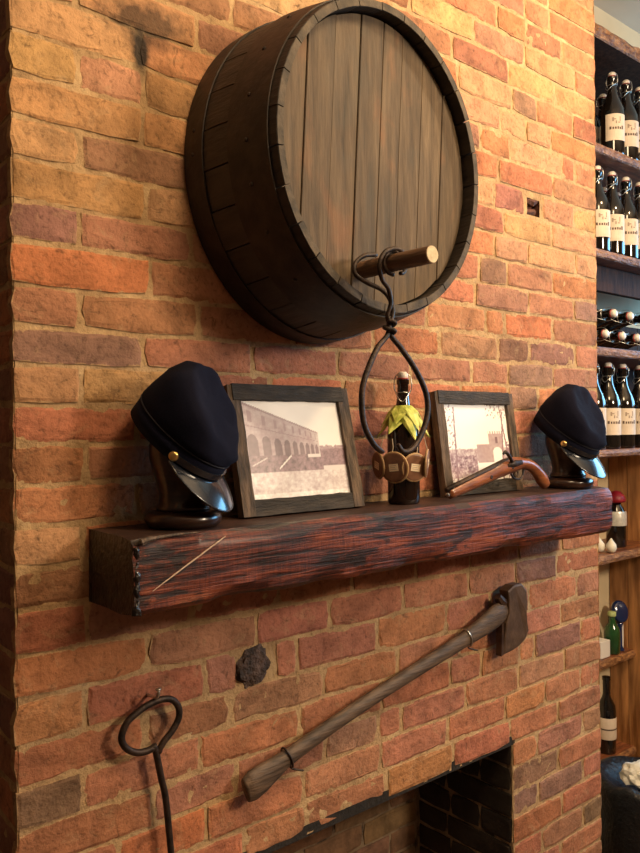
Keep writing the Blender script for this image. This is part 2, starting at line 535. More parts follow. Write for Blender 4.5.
def mortar_sheet(name, ax, u0, u1, z0, z1, fixed, sign, mat, hole=None, step=0.012, amp=0.0028, base=0.0022):
    """a gently uneven mortar bed; sign points out of the wall"""
    nu, nv = max(2, int((u1 - u0) / step)), max(2, int((z1 - z0) / step))
    us = [u0 + (u1 - u0) * i / nu for i in range(nu + 1)]
    zs = [z0 + (z1 - z0) * i / nv for i in range(nv + 1)]
    if hole:
        hx0, hx1, hz = hole
        us = sorted(set([u for u in us if min(abs(u - hx0), abs(u - hx1)) > step * 0.4] + [hx0, hx1]))
        zs = sorted(set([q for q in zs if abs(q - hz) > step * 0.4] + [hz]))
    v, f = [], []
    for q in zs:
        for u in us:
            d = -base + amp * (nz(u * 45, q * 45, fixed) + 0.6 * nz(u * 130, q * 130, 5 + fixed))
            c = fixed + sign * d
            v.append((u, c, q) if ax == 'Y' else (c, u, q))
    n = len(us)
    for j in range(len(zs) - 1):
        for i in range(n - 1):
            if hole and us[i] >= hx0 - 1e-6 and us[i + 1] <= hx1 + 1e-6 and zs[j + 1] <= hz + 1e-6:
                continue
            if ax == 'Y' and fixed == 0.0 and 1.424 < us[i] and us[i + 1] < 1.496 and 2.194 < zs[j] and zs[j + 1] < 2.257:
                continue
            f.append((j * n + i, j * n + i + 1, (j + 1) * n + i + 1, (j + 1) * n + i))
    m = MB()
    m.add(v, f)
    if (ax == 'Y' and sign > 0) or (ax == 'X' and sign < 0):
        m.f = [tuple(reversed(q)) for q in m.f]
    return struct(m.build(name, mat, fix=False, smooth=True))


wall_front = mortar_sheet('wall_front', 'Y', 0.0, W, 0.0, CEIL, 0.0, -1, 'mortar', (OPEN_X0, OPEN_X1, OPEN_Z))
wall_front['label'] = 'old red brick chimney breast with sandy mortar joints'
wall_left = mortar_sheet('wall_left', 'X', 0.0, BACK_Y, 0.0, CEIL, 0.0, -1, 'mortar', step=0.03)
wall_left['label'] = 'shaded brick side of the chimney breast'
wall_right = mortar_sheet('wall_right', 'X', 0.0, BACK_Y, 0.0, CEIL, W, 1, 'mortar', step=0.03)
wall_firebox_right = mortar_sheet('wall_firebox_right', 'X', 0.0, 0.40, 0.0, OPEN_Z + .02, OPEN_X1, -1, 'soot_mortar', step=0.02)
wall_firebox_right['label'] = 'sooty brick side of the fireplace opening'
wall_firebox_left = mortar_sheet('wall_firebox_left', 'X', 0.0, 0.40, 0.0, OPEN_Z + .02, OPEN_X0, 1, 'soot_mortar', step=0.02)
wall_firebox_back = mortar_sheet('wall_firebox_back', 'Y', OPEN_X0 - .03, OPEN_X1 + .03, 0.0, OPEN_Z + .02, 0.36, -1, 'soot_mortar', step=0.02)
wall_firebox_back['label'] = 'smoke browned brick back of the fireplace'
m = MB(); m.box(OPEN_X0 - .03, OPEN_X1 + .012, 0.001, 0.40, OPEN_Z - .005, OPEN_Z + 0.02)
so = struct(m.build('ceiling_firebox', 'soot_brick'))
so.color = (.02, .015, .012, 1)

rng = random.Random(11)
PAL = {'red': (0.395, 0.166, 0.093), 'orange': (0.46, 0.190, 0.093), 'tan': (0.50, 0.275, 0.140), 'rose': (0.375, 0.175, 0.110),
       'purple': (0.295, 0.150, 0.108), 'brown': (0.215, 0.125, 0.080), 'bright': (0.48, 0.190, 0.090)}
# bricks whose colour stands out in the photograph: (course, x) -> colour
SPECIAL = {(5, .05): 'purple', (4, .05): 'bright', (3, .05): 'rose', (3, .22): 'rose', (2, .05): 'purple', (1, .05): 'tan', (1, .2): 'tan',
           (0, .1): 'red', (-2, .1): 'orange', (-3, .05): 'tan', (-6, .1): 'bright', (-9, .05): 'brown', (-4, .1): 'rose',
           (7, .05): 'tan', (7, .25): 'rose', (8, .1): 'tan', (9, .05): 'tan', (9, .2): 'tan', (9, .3): 'tan', (10, .1): 'tan', (6, .1): 'tan', (11, .05): 'tan',
           (11, .25): 'tan', (13, 1.42): 'purple', (3, 1.36): 'purple', (3, 1.5): 'purple', (3, 1.15): 'rose', (3, 1.72): 'rose', (2, 1.25): 'rose', (2, 1.1): 'rose',
           (2, 1.44): 'purple', (2, 1.65): 'rose', (1, 1.40): 'purple', (5, 1.72): 'purple', (6, 1.27): 'purple', (6, 1.45): 'rose',
           (15, 1.3): 'rose', (13, 1.25): 'tan', (14, 1.45): 'tan', (9, 1.55): 'tan', (-14, 1.45): 'purple', (-15, 1.57): 'purple', (-13, 1.57): 'rose', (-15, 1.4): 'purple',
           (-17, 1.74): 'brown', (-16, 1.4): 'orange', (-16, 1.68): 'red', (-13, 1.40): 'orange', (-6, 1.62): 'red', (-8, 1.5): 'red', (-6, 1.45): 'purple',
           (-7, 1.73): 'rose', (-9, 1.56): 'purple'}


def brick_mesh(w, h, d, seed, wear=1.0, lift=0.0):
    """face looks along -Y, centred in x and z"""
    r = random.Random(seed)
    nx, nzv = (4 if w > 0.13 else 2), 2
    per = []
    for i in range(nx):
        per.append((-0.5 + i / nx, -0.5))
    for i in range(nzv):
        per.append((0.5, -0.5 + i / nzv))
    for i in range(nx):
        per.append((0.5 - i / nx, 0.5))
    for i in range(nzv):
        per.append((-0.5, 0.5 - i / nzv))
    ring0, ring1, ring2 = [], [], []
    for (a, b) in per:
        corner = abs(a) > 0.49 and abs(b) > 0.49
        j = 0.0022 * wear
        pull = (r.uniform(0.001, 0.006) * wear if corner else 0.0)
        x = a * w + r.uniform(-j, j) - math.copysign(pull, a)
        q = b * h + r.uniform(-j, j) - math.copysign(pull * 0.7, b)
        ring0.append((x, d, q))
        ring1.append((x, 0.0015 + r.uniform(-.0008, .0012), q))
        ins = r.uniform(0.004, 0.009)
        sx = x - math.copysign(ins, a) if abs(a) > 0.01 else x
        sq = q - math.copysign(ins, b) if abs(b) > 0.01 else q
        if abs(a) < 0.49:
            sx = x
        if abs(b) < 0.49:
            sq = q
        ring2.append((sx, r.uniform(-.0012, .0008), sq))
    m = MB()
    m.rings([ring0, ring1, ring2], cap0=False, cap1=True)
    return m


def lay_brick(parent, x0, x1, z0, z1, color, seed, mat='brick', proud=0.0, joint=0.0068, depth=0.02, frame=None, into=None):
    r = random.Random(seed * 7 + 3)
    jx, jz = joint * r.uniform(.8, 1.35) / 2, joint * r.uniform(.75, 1.25) / 2
    w, h = (x1 - x0) - 2 * jx, (z1 - z0) - 2 * jz
    cx, cz = (x0 + x1) / 2, (z0 + z1) / 2
    m = brick_mesh(w, h, depth, seed)
    tilt = Matrix.Rotation(R(r.uniform(-.5, .5)), 4, 'Y') @ Matrix.Rotation(R(r.uniform(-.7, .7)), 4, 'X')
    m.v = [tilt @ p for p in m.v]
    if into is not None:
        mw = frame @ Matrix.Translation((cx, -proud, cz))
        into.add(m.v, m.f, mw)
        return None
    o = m.build('brick', mat, parent)
    n3 = len(m.v) // 3
    at = o.data.attributes.new('edge', 'FLOAT', 'POINT')
    at.data.foreach_set('value', [1.0] * (2 * n3) + [0.0] * n3)
    o.matrix_world = (frame or Matrix()) @ Matrix.Translation((cx, -proud, cz))
    k = r.uniform(.86, 1.12)
    o.color = (color[0] * k * r.uniform(.95, 1.05), color[1] * k * r.uniform(.9, 1.1), color[2] * k * r.uniform(.88, 1.12), 1)
    return o


rest = MB()
seed = 1
nb = 0
holes = [(-7, 0.437, 0.528), (9, 1.417, 1.502)]     # broken-out places
for j, xs in HEAD_JOINTS.items():
    z0, z1 = COURSE_Z[j], COURSE_Z[j + 1]
    zc = (z0 + z1) / 2
    bounds = [(-.006 if x == 0 else (W + .006 if x == W else x)) for x in xs]
    xs = bounds
    if j <= -13:
        bounds = sorted(set([x for x in xs if x < OPEN_X0 - .05 or x > OPEN_X1 + .06] + [OPEN_X0, OPEN_X1]))
    for a, b in zip(bounds, bounds[1:]):
        seed += 1
        xc = (a + b) / 2
        if j <= -13 and a >= OPEN_X0 - 1e-6 and b <= OPEN_X1 + 1e-6:
            continue
        cut = [h for h in holes if h[0] == j and b > h[1] + .01 and a < h[2] - .01]
        if cut:
            hx0, hx1 = cut[0][1:]
            spans = [(p, q) for p, q in ((a, min(b, hx0)), (max(a, hx1), b)) if q - p > 0.045]
        else:
            spans = [(a, b)]
        # hidden flat against the wall behind barrel or beam
        if math.hypot((max(abs(a - .625), abs(b - .625))) / .91, max(abs(z0 - 2.113), abs(z1 - 2.113))) < .30:
            continue
        if z0 > 1.29 and z1 < 1.44 and a > 0.12 and b < 1.57:
            continue
        for a, b in spans:
            col = None
            for (sj, sx), nm in SPECIAL.items():
                if sj == j and a <= sx < b:
                    col = PAL[nm]
            if col is None:
                if j >= 5 and xc < .6:
                    col = PAL[rng.choice(['tan', 'tan', 'rose', 'orange'])]
                elif j >= 5:
                    col = PAL[rng.choice(['orange', 'orange', 'red', 'rose', 'tan', 'tan'])]
                elif j >= 0:
                    col = PAL[rng.choice(['rose', 'red', 'red', 'orange'])]
                else:
                    col = PAL[rng.choice(['red', 'red', 'rose', 'orange', 'red'])]
            # in the photograph's field of view?  (distance-aware, generous margin)
            vx, vy = xc + .425, 1.297
            dep = vx * .6402 + vy * .7682
            sx = 320 + 770 * (vx * .7682 - vy * .6402) / dep
            sy = 426 - 770 * (zc - 1.6) / dep
            if -70 < sx < 700 and -35 < sy < 890:
                lay_brick(wall_front, a, b, z0, z1, col, seed, proud=rng.uniform(-.0012, .0025))
                nb += 1
            else:
                lay_brick(None, a, b, z0, z1, col, seed, proud=rng.uniform(-.001, .004), frame=Matrix(), into=rest)
print('bricks', nb)
ro = rest.build('brick_infill', 'brick', wall_front)
ro['kind'] = 'stuff'
ro.color = (*PAL['red'], 1)

# side of the chimney breast (left) and the firebox
FL = Matrix.Rotation(R(-90), 4, 'Z')                      # local x -> -Y, face looks to -X
for j in range(-10, 12):
    z0, z1 = COURSE_Z[j], COURSE_Z[j + 1]
    cuts = [-0.43, -0.33, -0.11, -0.004] if j % 2 else [-0.43, -0.215, -0.004]
    for a, b in zip(cuts, cuts[1:]):
        seed += 1
        lay_brick(wall_left, a, b, z0, z1, PAL[rng.choice(['red', 'rose', 'purple'])], seed, frame=FL)
FJ = Matrix.Translation((OPEN_X1, 0, 0)) @ FL
for j in range(-19, -12):
    z0, z1 = COURSE_Z[j], COURSE_Z[j + 1]
    cuts = [-0.355, -0.24, -0.002] if j % 2 else [-0.355, -0.225, -0.115, -0.002]
    for a, b in zip(cuts, cuts[1:]):
        seed += 1
        lay_brick(wall_firebox_right, a, b, z0, z1, (0.030, 0.020, 0.015), seed, 'soot_brick', frame=FJ, proud=.003)
FB = Matrix.Translation((0, 0.36, 0))
for j in range(-19, -12):
    z0, z1 = COURSE_Z[j], COURSE_Z[j + 1]
    off = 0.0 if j % 2 else 0.11
    cuts = [OPEN_X0] + [OPEN_X0 + off + .222 * i for i in range(0, 6) if OPEN_X0 + .05 < OPEN_X0 + off + .222 * i < OPEN_X1 - .05] + [OPEN_X1 - .005]
    for a, b in zip(cuts, cuts[1:]):
        seed += 1
        lay_brick(wall_firebox_back, a, b, z0, z1, (0.27, 0.155, 0.085), seed, 'soot_brick', frame=FB, proud=.002)

# rough plug left in the broken brick, and a spall higher up
m = MB()
bm = bmesh.new()
bmesh.ops.create_icosphere(bm, subdivisions=3, radius=1)
for v in bm.verts:
    k = 1 + .38 * nz(v.co.x * 2.3, v.co.y * 2.3, v.co.z * 2.3 + 3) + .2 * nz(v.co.x * 6, v.co.y * 6, v.co.z * 6)
    v.co = Vector((v.co.x * .042 * k, v.co.y * .016 * k, v.co.z * .040 * k))
bm.verts.index_update()
m.add([v.co.copy() for v in bm.verts], [tuple(v.index for v in f.verts) for f in bm.faces], Matrix.Translation((.472, .004, 1.112)))
bm.free()
o = m.build('stone_plug', 'lump_stone', wall_front)
o['label'] = 'dark rough lump filling a broken brick'
m = MB(); m.box(1.412, 1.506, 0.028, 0.034, 2.185, 2.266)
m.box(1.412, 1.424, .004, .03, 2.185, 2.266); m.box(1.495, 1.506, .004, .03, 2.185, 2.266); m.box(1.412, 1.506, .004, .03, 2.185, 2.195); m.box(1.412, 1.506, .004, .03, 2.256, 2.266)
m.tube([(1.425, .016, 2.245), (1.46, .010, 2.235), (1.496, .014, 2.252)], [.008, .012, .008], 6)
m.tube([(1.44, .020, 2.205), (1.48, .016, 2.214)], [.012, .010], 6)
o = m.build('spalled_brick', 'spall', wall_front)
# ------------------------------------------------------------------ the rest of the room
RX0, RX1, RY0 = -2.3, 4.0, -4.3
m = MB(); m.box(RX0, RX1, RY0, BACK_Y, -0.06, 0.0)
struct(m.build('floor', 'floor_wood'))
m = MB(); m.box(RX0, RX1, RY0, BACK_Y, CEIL, CEIL + .06)
struct(m.build('ceiling', 'ceiling_paint'))
m = MB(); m.box(W, RX1, BACK_Y, BACK_Y + .06, 0, CEIL)
struct(m.build('wall_alcove', 'plaster_cream'), 'cream plastered wall behind the bottle shelves')
m = MB(); m.box(RX0, 0.0, BACK_Y, BACK_Y + .06, 0, CEIL)
struct(m.build('wall_back_left', 'room_paint'))
m = MB(); m.box(RX0 - .06, RX0, RY0, BACK_Y + .06, 0, CEIL)
struct(m.build('wall_far_left', 'room_paint'))
m = MB(); m.box(RX0, RX1, RY0 - .06, RY0, 0, CEIL)
struct(m.build('wall_rear', 'room_paint'))
m = MB()
m.box(RX1, RX1 + .06, RY0, -1.82, 0, CEIL); m.box(RX1, RX1 + .06, 0.15, BACK_Y + .06, 0, CEIL)
m.box(RX1, RX1 + .06, -1.82, .15, 0, 1.75); m.box(RX1, RX1 + .06, -1.82, .15, 2.68, CEIL)
struct(m.build('wall_far_right', 'room_paint'))
m = MB()
for y0, y1, z0, z1 in ((-1.82, -1.76, 1.75, 2.68), (.09, .15, 1.75, 2.68), (-1.76, .09, 1.75, 1.81), (-1.76, .09, 2.62, 2.68)):
    m.box(RX1 + .0, RX1 + .05, y0, y1, z0, z1)
win = struct(m.build('window_1', 'window_glass_frame'))

# ------------------------------------------------------------------ mantel beam
MX0, MX1, MY, MZ0, MZ1 = 0.128, 1.572, -0.172, 1.297, 1.424


def mantel():
    t = empty('mantel_beam', (0.85, 0, MZ0), 'heavy dark red timber mantel beam fixed to the brick chimney breast', 'mantel')
    n = 90
    rings = []
    for i in range(n + 1):
        x = MX0 + (MX1 - MX0) * i / n
        # section: back bottom, front bottom (chamfered), front top, back top
        sec = []
        base = [(0.004, MZ0), (-.06, MZ0), (-.12, MZ0), (MY + .016, MZ0 + .002), (MY + .004, MZ0 + .012), (MY, MZ0 + .03), (MY, MZ0 + .05), (MY, MZ0 + .072), (MY, MZ0 + .095),
                (MY + .003, MZ1 - .012), (MY + .013, MZ1 - .001), (MY + .045, MZ1), (-.08, MZ1), (-.04, MZ1), (0.004, MZ1)]
        end = min(i, n - i)
        e = (.0025 if end == 0 else 0)
        for k, (y, z) in enumerate(base):
            d = .0045 * nz(x * 9, k * .7, 1) + .002 * nz(x * 40, k * 2.0, 7)
            chip = max(0, nz(x * 6.5, 3.3 if k < 6 else 9.1, 2) - .22) * .035 if k in (3, 4, 9, 10) else 0
            yy, zz = y, z
            if 3 <= k <= 10:
                yy = y + d + chip + e
            if k in (9, 10):
                zz = z - chip * .7 - e
            if k in (3, 4):
                zz = z + chip * .6 + e + .004 * nz(x * 5, 1.7, 4)
            if k <= 2:
                zz = z + .002 * nz(x * 12, k, 3)
            sec.append((x + (.004 * nz(k * .9, 4.4, i) if end == 0 else 0), yy, zz))
        rings.append(sec)
    m = MB(); m.rings(rings)
    m.v = [p - Vector((.85, 0, MZ0)) for p in m.v]
    b = m.build('beam', 'beam_wood', t)
    b.data.materials.append(MATS['beam_black'])
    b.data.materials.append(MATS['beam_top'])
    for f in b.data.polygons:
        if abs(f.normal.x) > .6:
            f.material_index = 1  # end faces take the near-black material all over
        elif f.normal.z > .75:
            f.material_index = 2
    smooth_by_angle(b, 35)
    m = MB()
    a, c = Vector((0.158, MY - .0015, 1.338)), Vector((.298, MY - .0005, 1.413))
    pts = [a.lerp(c, k / 8) + Vector((0, -.001 + .0012 * nz(k * .8, 2.2), .0012 * nz(k * .9, 1))) for k in range(9)]
    m.tube([p - Vector((.85, 0, MZ0)) for p in pts], [.0006, .0009, .0012, .0011, .0014, .0014, .0013, .0014, .0008], 6)
    s = m.build('scratch', 'scratch_pale', t)
    s['label'] = 'pale diagonal gouge across the beam face'
    m = MB()
    ps = [Vector((MX0 + .006 + .004 * nz(k * .8, 3.1), MY + .006 + .003 * nz(k * .9, 7.7), 1.300 + .0055 * k)) for k in range(21)]
    m.tube([v - Vector((.85, 0, MZ0)) for v in ps], [max(.0035, .006 + .004 * nz(k * .35, 1.3) + .002 * nz(k * .9, 5.3)) for k in range(21)], 7)
    m.build('charred_crust', 'beam_black', t, smooth=True)
    # dry split wood along the top arris near the end
    m = MB()
    pts = [(.134, MY + .008, 1.414), (.142, MY + .002, 1.418), (.155, MY + .002, 1.4215), (.175, MY + .004, 1.4225), (.21, MY + .006, 1.4235), (.25, MY + .005, 1.4235)]
    m.tube([Vector(p) - Vector((.85, 0, MZ0)) for p in pts], [.002, .006, .0045, .003, .0025, .001], 6)
    m.build('splinter', 'frame_side', t)
    return t


mantel()

# ------------------------------------------------------------------ barrel on the wall
BX, BZ, BT, SX = 0.625, 2.113, 0.25, 0.91


def r_out(y):
    t = -y / BT
    return .331 - .036 * t ** 1.7


def barrel():
    t = empty('barrel', (BX, 0, BZ), 'round dark oak half barrel mounted on the brick wall', 'barrel')
    n = 27
    ys = [-.001, -.05, -.10, -.15, -.20, -.25]
    for s in range(n):
        a0 = 2 * PI * s / n + .004
        a1 = 2 * PI * (s + 1) / n - .004
        k0 = random.Random(s).uniform(-.0012, .0012)
        rings = []
        for y in ys:
            ro = r_out(y) + k0
            ri = ro - (.024 if y > -.24 else .016)
            sec = []
            for k in range(4):
                a = a0 + (a1 - a0) * k / 3
                sec.append((ro * SX * math.cos(a), y, ro * math.sin(a)))
            for k in range(3, -1, -1):
                a = a0 + (a1 - a0) * k / 3
                sec.append((ri * SX * math.cos(a), y, ri * math.sin(a)))
            rings.append(sec)
        m = MB(); m.rings(rings)
        o = m.build('stave', 'stave_wood', t)
        smooth_by_angle(o, 30)
        m = MB()
        # end grain of the stave
        ro, ri = r_out(-.25) + k0 - .001, r_out(-.25) + k0 - .0155
        sec = [(ro * SX * math.cos(a0 + (a1 - a0) * k / 3), ro * math.sin(a0 + (a1 - a0) * k / 3)) for k in range(4)]
        sec += [(ri * SX * math.cos(a0 + (a1 - a0) * k / 3), ri * math.sin(a0 + (a1 - a0) * k / 3)) for k in range(3, -1, -1)]
        m.rings([[(x, -.2495, z) for x, z in sec], [(x, -.2515, z) for x, z in sec]])
        m.build('end_grain', 'stave_end', o)
    # head boards
    RH = r_out(-.25) - .019
    edges = [-RH, -.205, -.135, -.065, .0, .058, .125, .195, RH]
    rot = Matrix.Rotation(R(4), 4, 'Y')
    for i, (u0, u1) in enumerate(zip(edges, edges[1:])):
        u0 += .0005; u1 -= .0005
        up, dn = [], []
        for k in range(9):
            u = u0 + (u1 - u0) * k / 8
            w = math.sqrt(max(0, RH * RH - u * u)) + .001
            up.append((u, w)); dn.append((u, -w))
        poly = up + dn[::-1]
        yo = -.223 + random.Random(i).uniform(-.0015, .0015)
        m = MB()
        rings = []
        for y, ins in ((yo + .018, 0), (yo + .0015, 0), (yo, .0012)):
            cx = (u0 + u1) / 2
            rings.append([rot @ Vector((u - math.copysign(min(ins, abs(u - cx)), u - cx), y, w)) for u, w in poly])
        m.rings(rings)
        m.v = [Vector((p.x * SX, p.y, p.z)) for p in m.v]
        o = m.build('head_board', 'barrel_head_wood', t)
        k = random.Random(i + 40).uniform(.88, 1.1)
        o.color = (k, k, k, 1)
    for y0, y1 in ((-.004, -.062), (-.135, -.232)):
        nn = 72
        rings = []
        for y, d in ((y0, .0005), (y0, .0032), (y0 + (y1 - y0) * .5, .0034), (y1, .0032), (y1, .0005)):
            r = r_out(y) + d
            rings.append([(r * SX * math.cos(2 * PI * k / nn), y, r * math.sin(2 * PI * k / nn)) for k in range(nn)])
        m = MB(); m.rings(rings, False, False)
        o = m.build('hoop', 'hoop_iron', t)
        smooth_by_angle(o, 40)
        for a in ((172, 180) if y0 > -.05 else (131, 149, 167, 182, 196, 212, 231)):
            ym = (y0 + y1) / 2
            r = r_out(ym) + .0034
            q = MB()
            q.lathe([(.0042, 0), (.0038, .0018), (.002, .0028)], 8, Matrix.Translation((r * SX * math.cos(R(a)), ym, r * math.sin(R(a)))) @ Vector((math.cos(R(a)), 0, math.sin(R(a)))).to_track_quat('Z', 'Y').to_matrix().to_4x4())
            q.build('rivet', 'hoop_iron', o)
    px, pz = .578 - BX, 1.897 - BZ
    m = MB()
    m.tube([(px, -.215, pz), (px, -.26, pz), (px + .001, -.33, pz), (px, -.400, pz - .001)], [.0165, .0163, .0158, .0155], 16)
    p = m.build('peg', 'peg_wood', t)
    smooth_by_angle(p, 50)
    p['label'] = 'round wooden peg driven into the barrel head'
    m = MB()
    m.tube([(px, -.3995, pz - .001), (px, -.4015, pz - .001)], [.0152, .0145], 16)
    m.build('cut_end', 'peg_cut', p)
    return t


barrel()

# ------------------------------------------------------------------ iron tongs hanging from the peg
def tongs():
    t = empty('iron_tongs', (.578, -.30, 1.913), 'black iron tongs with a teardrop loop hanging from the barrel peg', 'tongs')
    O = Vector((.578, -.30, 1.913))

    def wire(name, pts, r, n=6, parent=t):
        m = MB(); m.tube([p - O for p in spline(pts, n)], r, 8)
        return m.build(name, 'iron', parent, smooth=True)
    k = wire('hanging_ring', [(.578 + .021 * math.cos(a), -.315 + .012 * math.sin(a * .5), 1.896 + .021 * math.sin(a)) for a in [R(x) for x in range(-90, 300, 30)]], .0038, 3)
    wire('hanging_hook', [(.590, -.318, 1.918), (.572, -.316, 1.9205), (.548, -.313, 1.910), (.538, -.310, 1.886), (.548, -.308, 1.862), (.565, -.306, 1.848), (.574, -.303, 1.825), (.570, -.298, 1.80), (.575, -.30, 1.784)], .0042)
    wire('hanging_hook', [(.578, -.262, 1.9195), (.548, -.262, 1.914), (.524, -.262, 1.896), (.523, -.264, 1.876), (.545, -.272, 1.862), (.570, -.284, 1.850), (.583, -.292, 1.832), (.580, -.302, 1.808), (.571, -.303, 1.784)], .0042)
    wire('twist', [(.565, -.305, 1.792), (.577, -.31, 1.788), (.583, -.298, 1.784), (.570, -.291, 1.781), (.563, -.302, 1.777), (.576, -.31, 1.773), (.581, -.30, 1.769)], .0042)
    m = MB()
    P = spline([(.571, -.30, 1.800), (.569, -.30, 1.768), (.540, -.30, 1.738), (.510, -.30, 1.685), (.502, -.30, 1.646), (.508, -.30, 1.602), (.528, -.30, 1.570), (.548, -.298, 1.556), (.560, -.294, 1.553)], 6)
    m.tube([p - O for p in P], [0.0042 + .0012 * min(1, i / 12) - (.0018 * max(0, i - 42) / 6) for i in range(len(P))], 8)
    m.build('arm', 'iron', t, smooth=True)
    m = MB()
    P = spline([(.574, -.30, 1.800), (.575, -.30, 1.768), (.602, -.30, 1.744), (.640, -.30, 1.706), (.668, -.30, 1.664), (.673, -.30, 1.624), (.656, -.30, 1.584), (.630, -.30, 1.557), (.606, -.30, 1.552), (.592, -.30, 1.566)], 6)
    m.tube([p - O for p in P], [0.0042 + .0012 * min(1, i / 12) - (.0015 * max(0, i - 48) / 6) for i in range(len(P))], 8)
    m.build('arm', 'iron', t, smooth=True)


tongs()

# ------------------------------------------------------------------ caps on wooden stands
def hat(loc, heading, pitch, label, visor_label=None, src=None):
    t = empty('kepi_cap', (0, 0, 0), label, 'cap', 'dark blue caps on the mantel')
    t.matrix_world = Matrix.Translation(loc) @ Matrix.Rotation(R(heading), 4, 'Z') @ Matrix.Rotation(R(pitch), 4, 'Y')
    if src:
        for ch in src.children:
            copy_tree(ch, t)
        return t
    N = 48

    def ring(cx, cz, a, b, tilt, dent=0.0):
        out = []
        for k in range(N):
            p = 2 * PI * k / N
            x, y = a * math.cos(p), b * math.sin(p)
            wob = dent * nz(math.cos(p) * 1.6, math.sin(p) * 1.6, cz * 30)
            out.append(Vector((cx + x * math.cos(R(tilt)), y, cz - x * math.sin(R(tilt)))) * (1 + wob))
        return out
    m = MB()
    m.rings([ring(0, .0, .097, .078, 0), ring(0, .0, .100, .081, 0), ring(0, .032, .1005, .0815, 1), ring(0, .032, .097, .078, 1)], False, False)
    o = m.build('band', 'hat_cloth', t, smooth=True)
    m = MB()
    m.rings([ring(0, .030, .099, .080, 1), ring(.0, .036, .102, .083, 2, .02), ring(.001, .050, .1025, .0845, 7, .06), ring(.006, .070, .099, .082, 15, .10), ring(.012, .088, .091, .077, 23, .10),
             ring(.017, .101, .082, .071, 29, .07), ring(.019, .105, .076, .066, 30, .05), ring(.020, .101, .062, .055, 30, .10), ring(.021, .097, .03, .026, 30)], False, True)
    o = m.build('crown', 'hat_cloth', t, smooth=True)
    m = MB()
    m.tube([*ring(0, .0325, .1008, .0818, 1), ring(0, .0325, .1008, .0818, 1)[0]], .0014, 6)
    m.build('piping', 'hat_piping', t, smooth=True)
    # visor: crescent of stiff leather falling forward
    nphi, nr = 24, 6
    top, bot = [], []
    for i in range(nphi + 1):
        p = R(-64 + 128 * i / nphi)
        wdt = .064 * max(0.0, math.cos(p * 90 / 64.0)) ** .55
        rt, rb = [], []
        for q in range(nr + 1):
            s = q / nr
            bx, by = .0985 * math.cos(p), .0795 * math.sin(p)
            x = bx + wdt * s * .86
            y = by * (1 + .18 * s)
            z = .003 - wdt * s * (.22 + .16 * s) - .005 * s * (abs(math.sin(p)) ** 2) * (wdt / .064)
            rt.append(Vector((x, y, z)))
            rb.append(Vector((x - .001, y, z - .0028)))
        top.append(rt); bot.append(rb)
    m = MB()
    m.rings([rt + rb[::-1] for rt, rb in zip(top, bot)])
    v = m.build('visor', 'visor_leather', t)
    smooth_by_angle(v, 50)
    m = MB(); m.tube([Vector((a[-1].x, a[-1].y, a[-1].z - .0012)) for a in top], .0021, 6)
    m.build('visor_rim', 'visor_leather', v, smooth=True)
    m = MB()
    sec = []
    for i in range(25):
        p = R(-66 + 132 * i / 24)
        x, y = .1025 * math.cos(p), .0835 * math.sin(p)
        nx, ny = math.cos(p) * .0018, math.sin(p) * .0018
        sec.append([Vector((x - nx, y - ny, .005)), Vector((x + nx, y + ny, .005)), Vector((x + nx, y + ny, .017)), Vector((x - nx, y - ny, .017))])
    m.rings(sec)
    m.build('chin_strap', 'visor_leather', t)
    for s in (-1, 1):
        p = R(66 * s)
        q = Vector((math.cos(p), math.sin(p) * 1.1, 0)).normalized()
        m = MB()
        m.lathe([(.0085, 0), (.0088, .002), (.0072, .0045), (.004, .0058), (.001, .0062)], 18, Matrix.Translation((.1025 * math.cos(p), .0835 * math.sin(p), .011)) @ q.to_track_quat('Z', 'Y').to_matrix().to_4x4())
        b = m.build('button', 'brass', t, smooth=True)
        b['label'] = 'round brass button'
    return t


def stand(x, y, label, src=None):
    t = empty('hat_stand', (x, y, MZ1), label, 'hat stand', 'turned wooden hat stands')
    if src:
        for ch in src.children:
            copy_tree(ch, t)
        return t
    m = MB()
    m.lathe([(.060, .001), (.066, .006), (.069, .014), (.067, .022), (.060, .028), (.046, .030)], 40)
    m.build('base', 'stand_wood', t, smooth=True)
    m = MB()
    m.lathe([(.046, .0295), (.049, .033), (.048, .038), (.044, .042), (.042, .055), (.046, .075), (.054, .100), (.060, .125), (.060, .145), (.053, .160), (.036, .172), (.01, .176)], 40)
    m.build('head_block', 'stand_wood', t, smooth=True)
    return t


s1 = stand(.268, -.082, 'turned dark wood hat stand at the left end of the mantel')
s2 = stand(1.478, -.090, 'turned dark wood hat stand at the right end of the mantel', s1)
h1 = hat((.254, -.080, 1.572), -58, 41, 'dark navy cloth kepi with dull black visor at the left end of the mantel')
h2 = hat((1.472, -.082, 1.564), -85, 36, 'dark navy cloth kepi whose visor shines blue, beside the bottle shelves', src=h1)

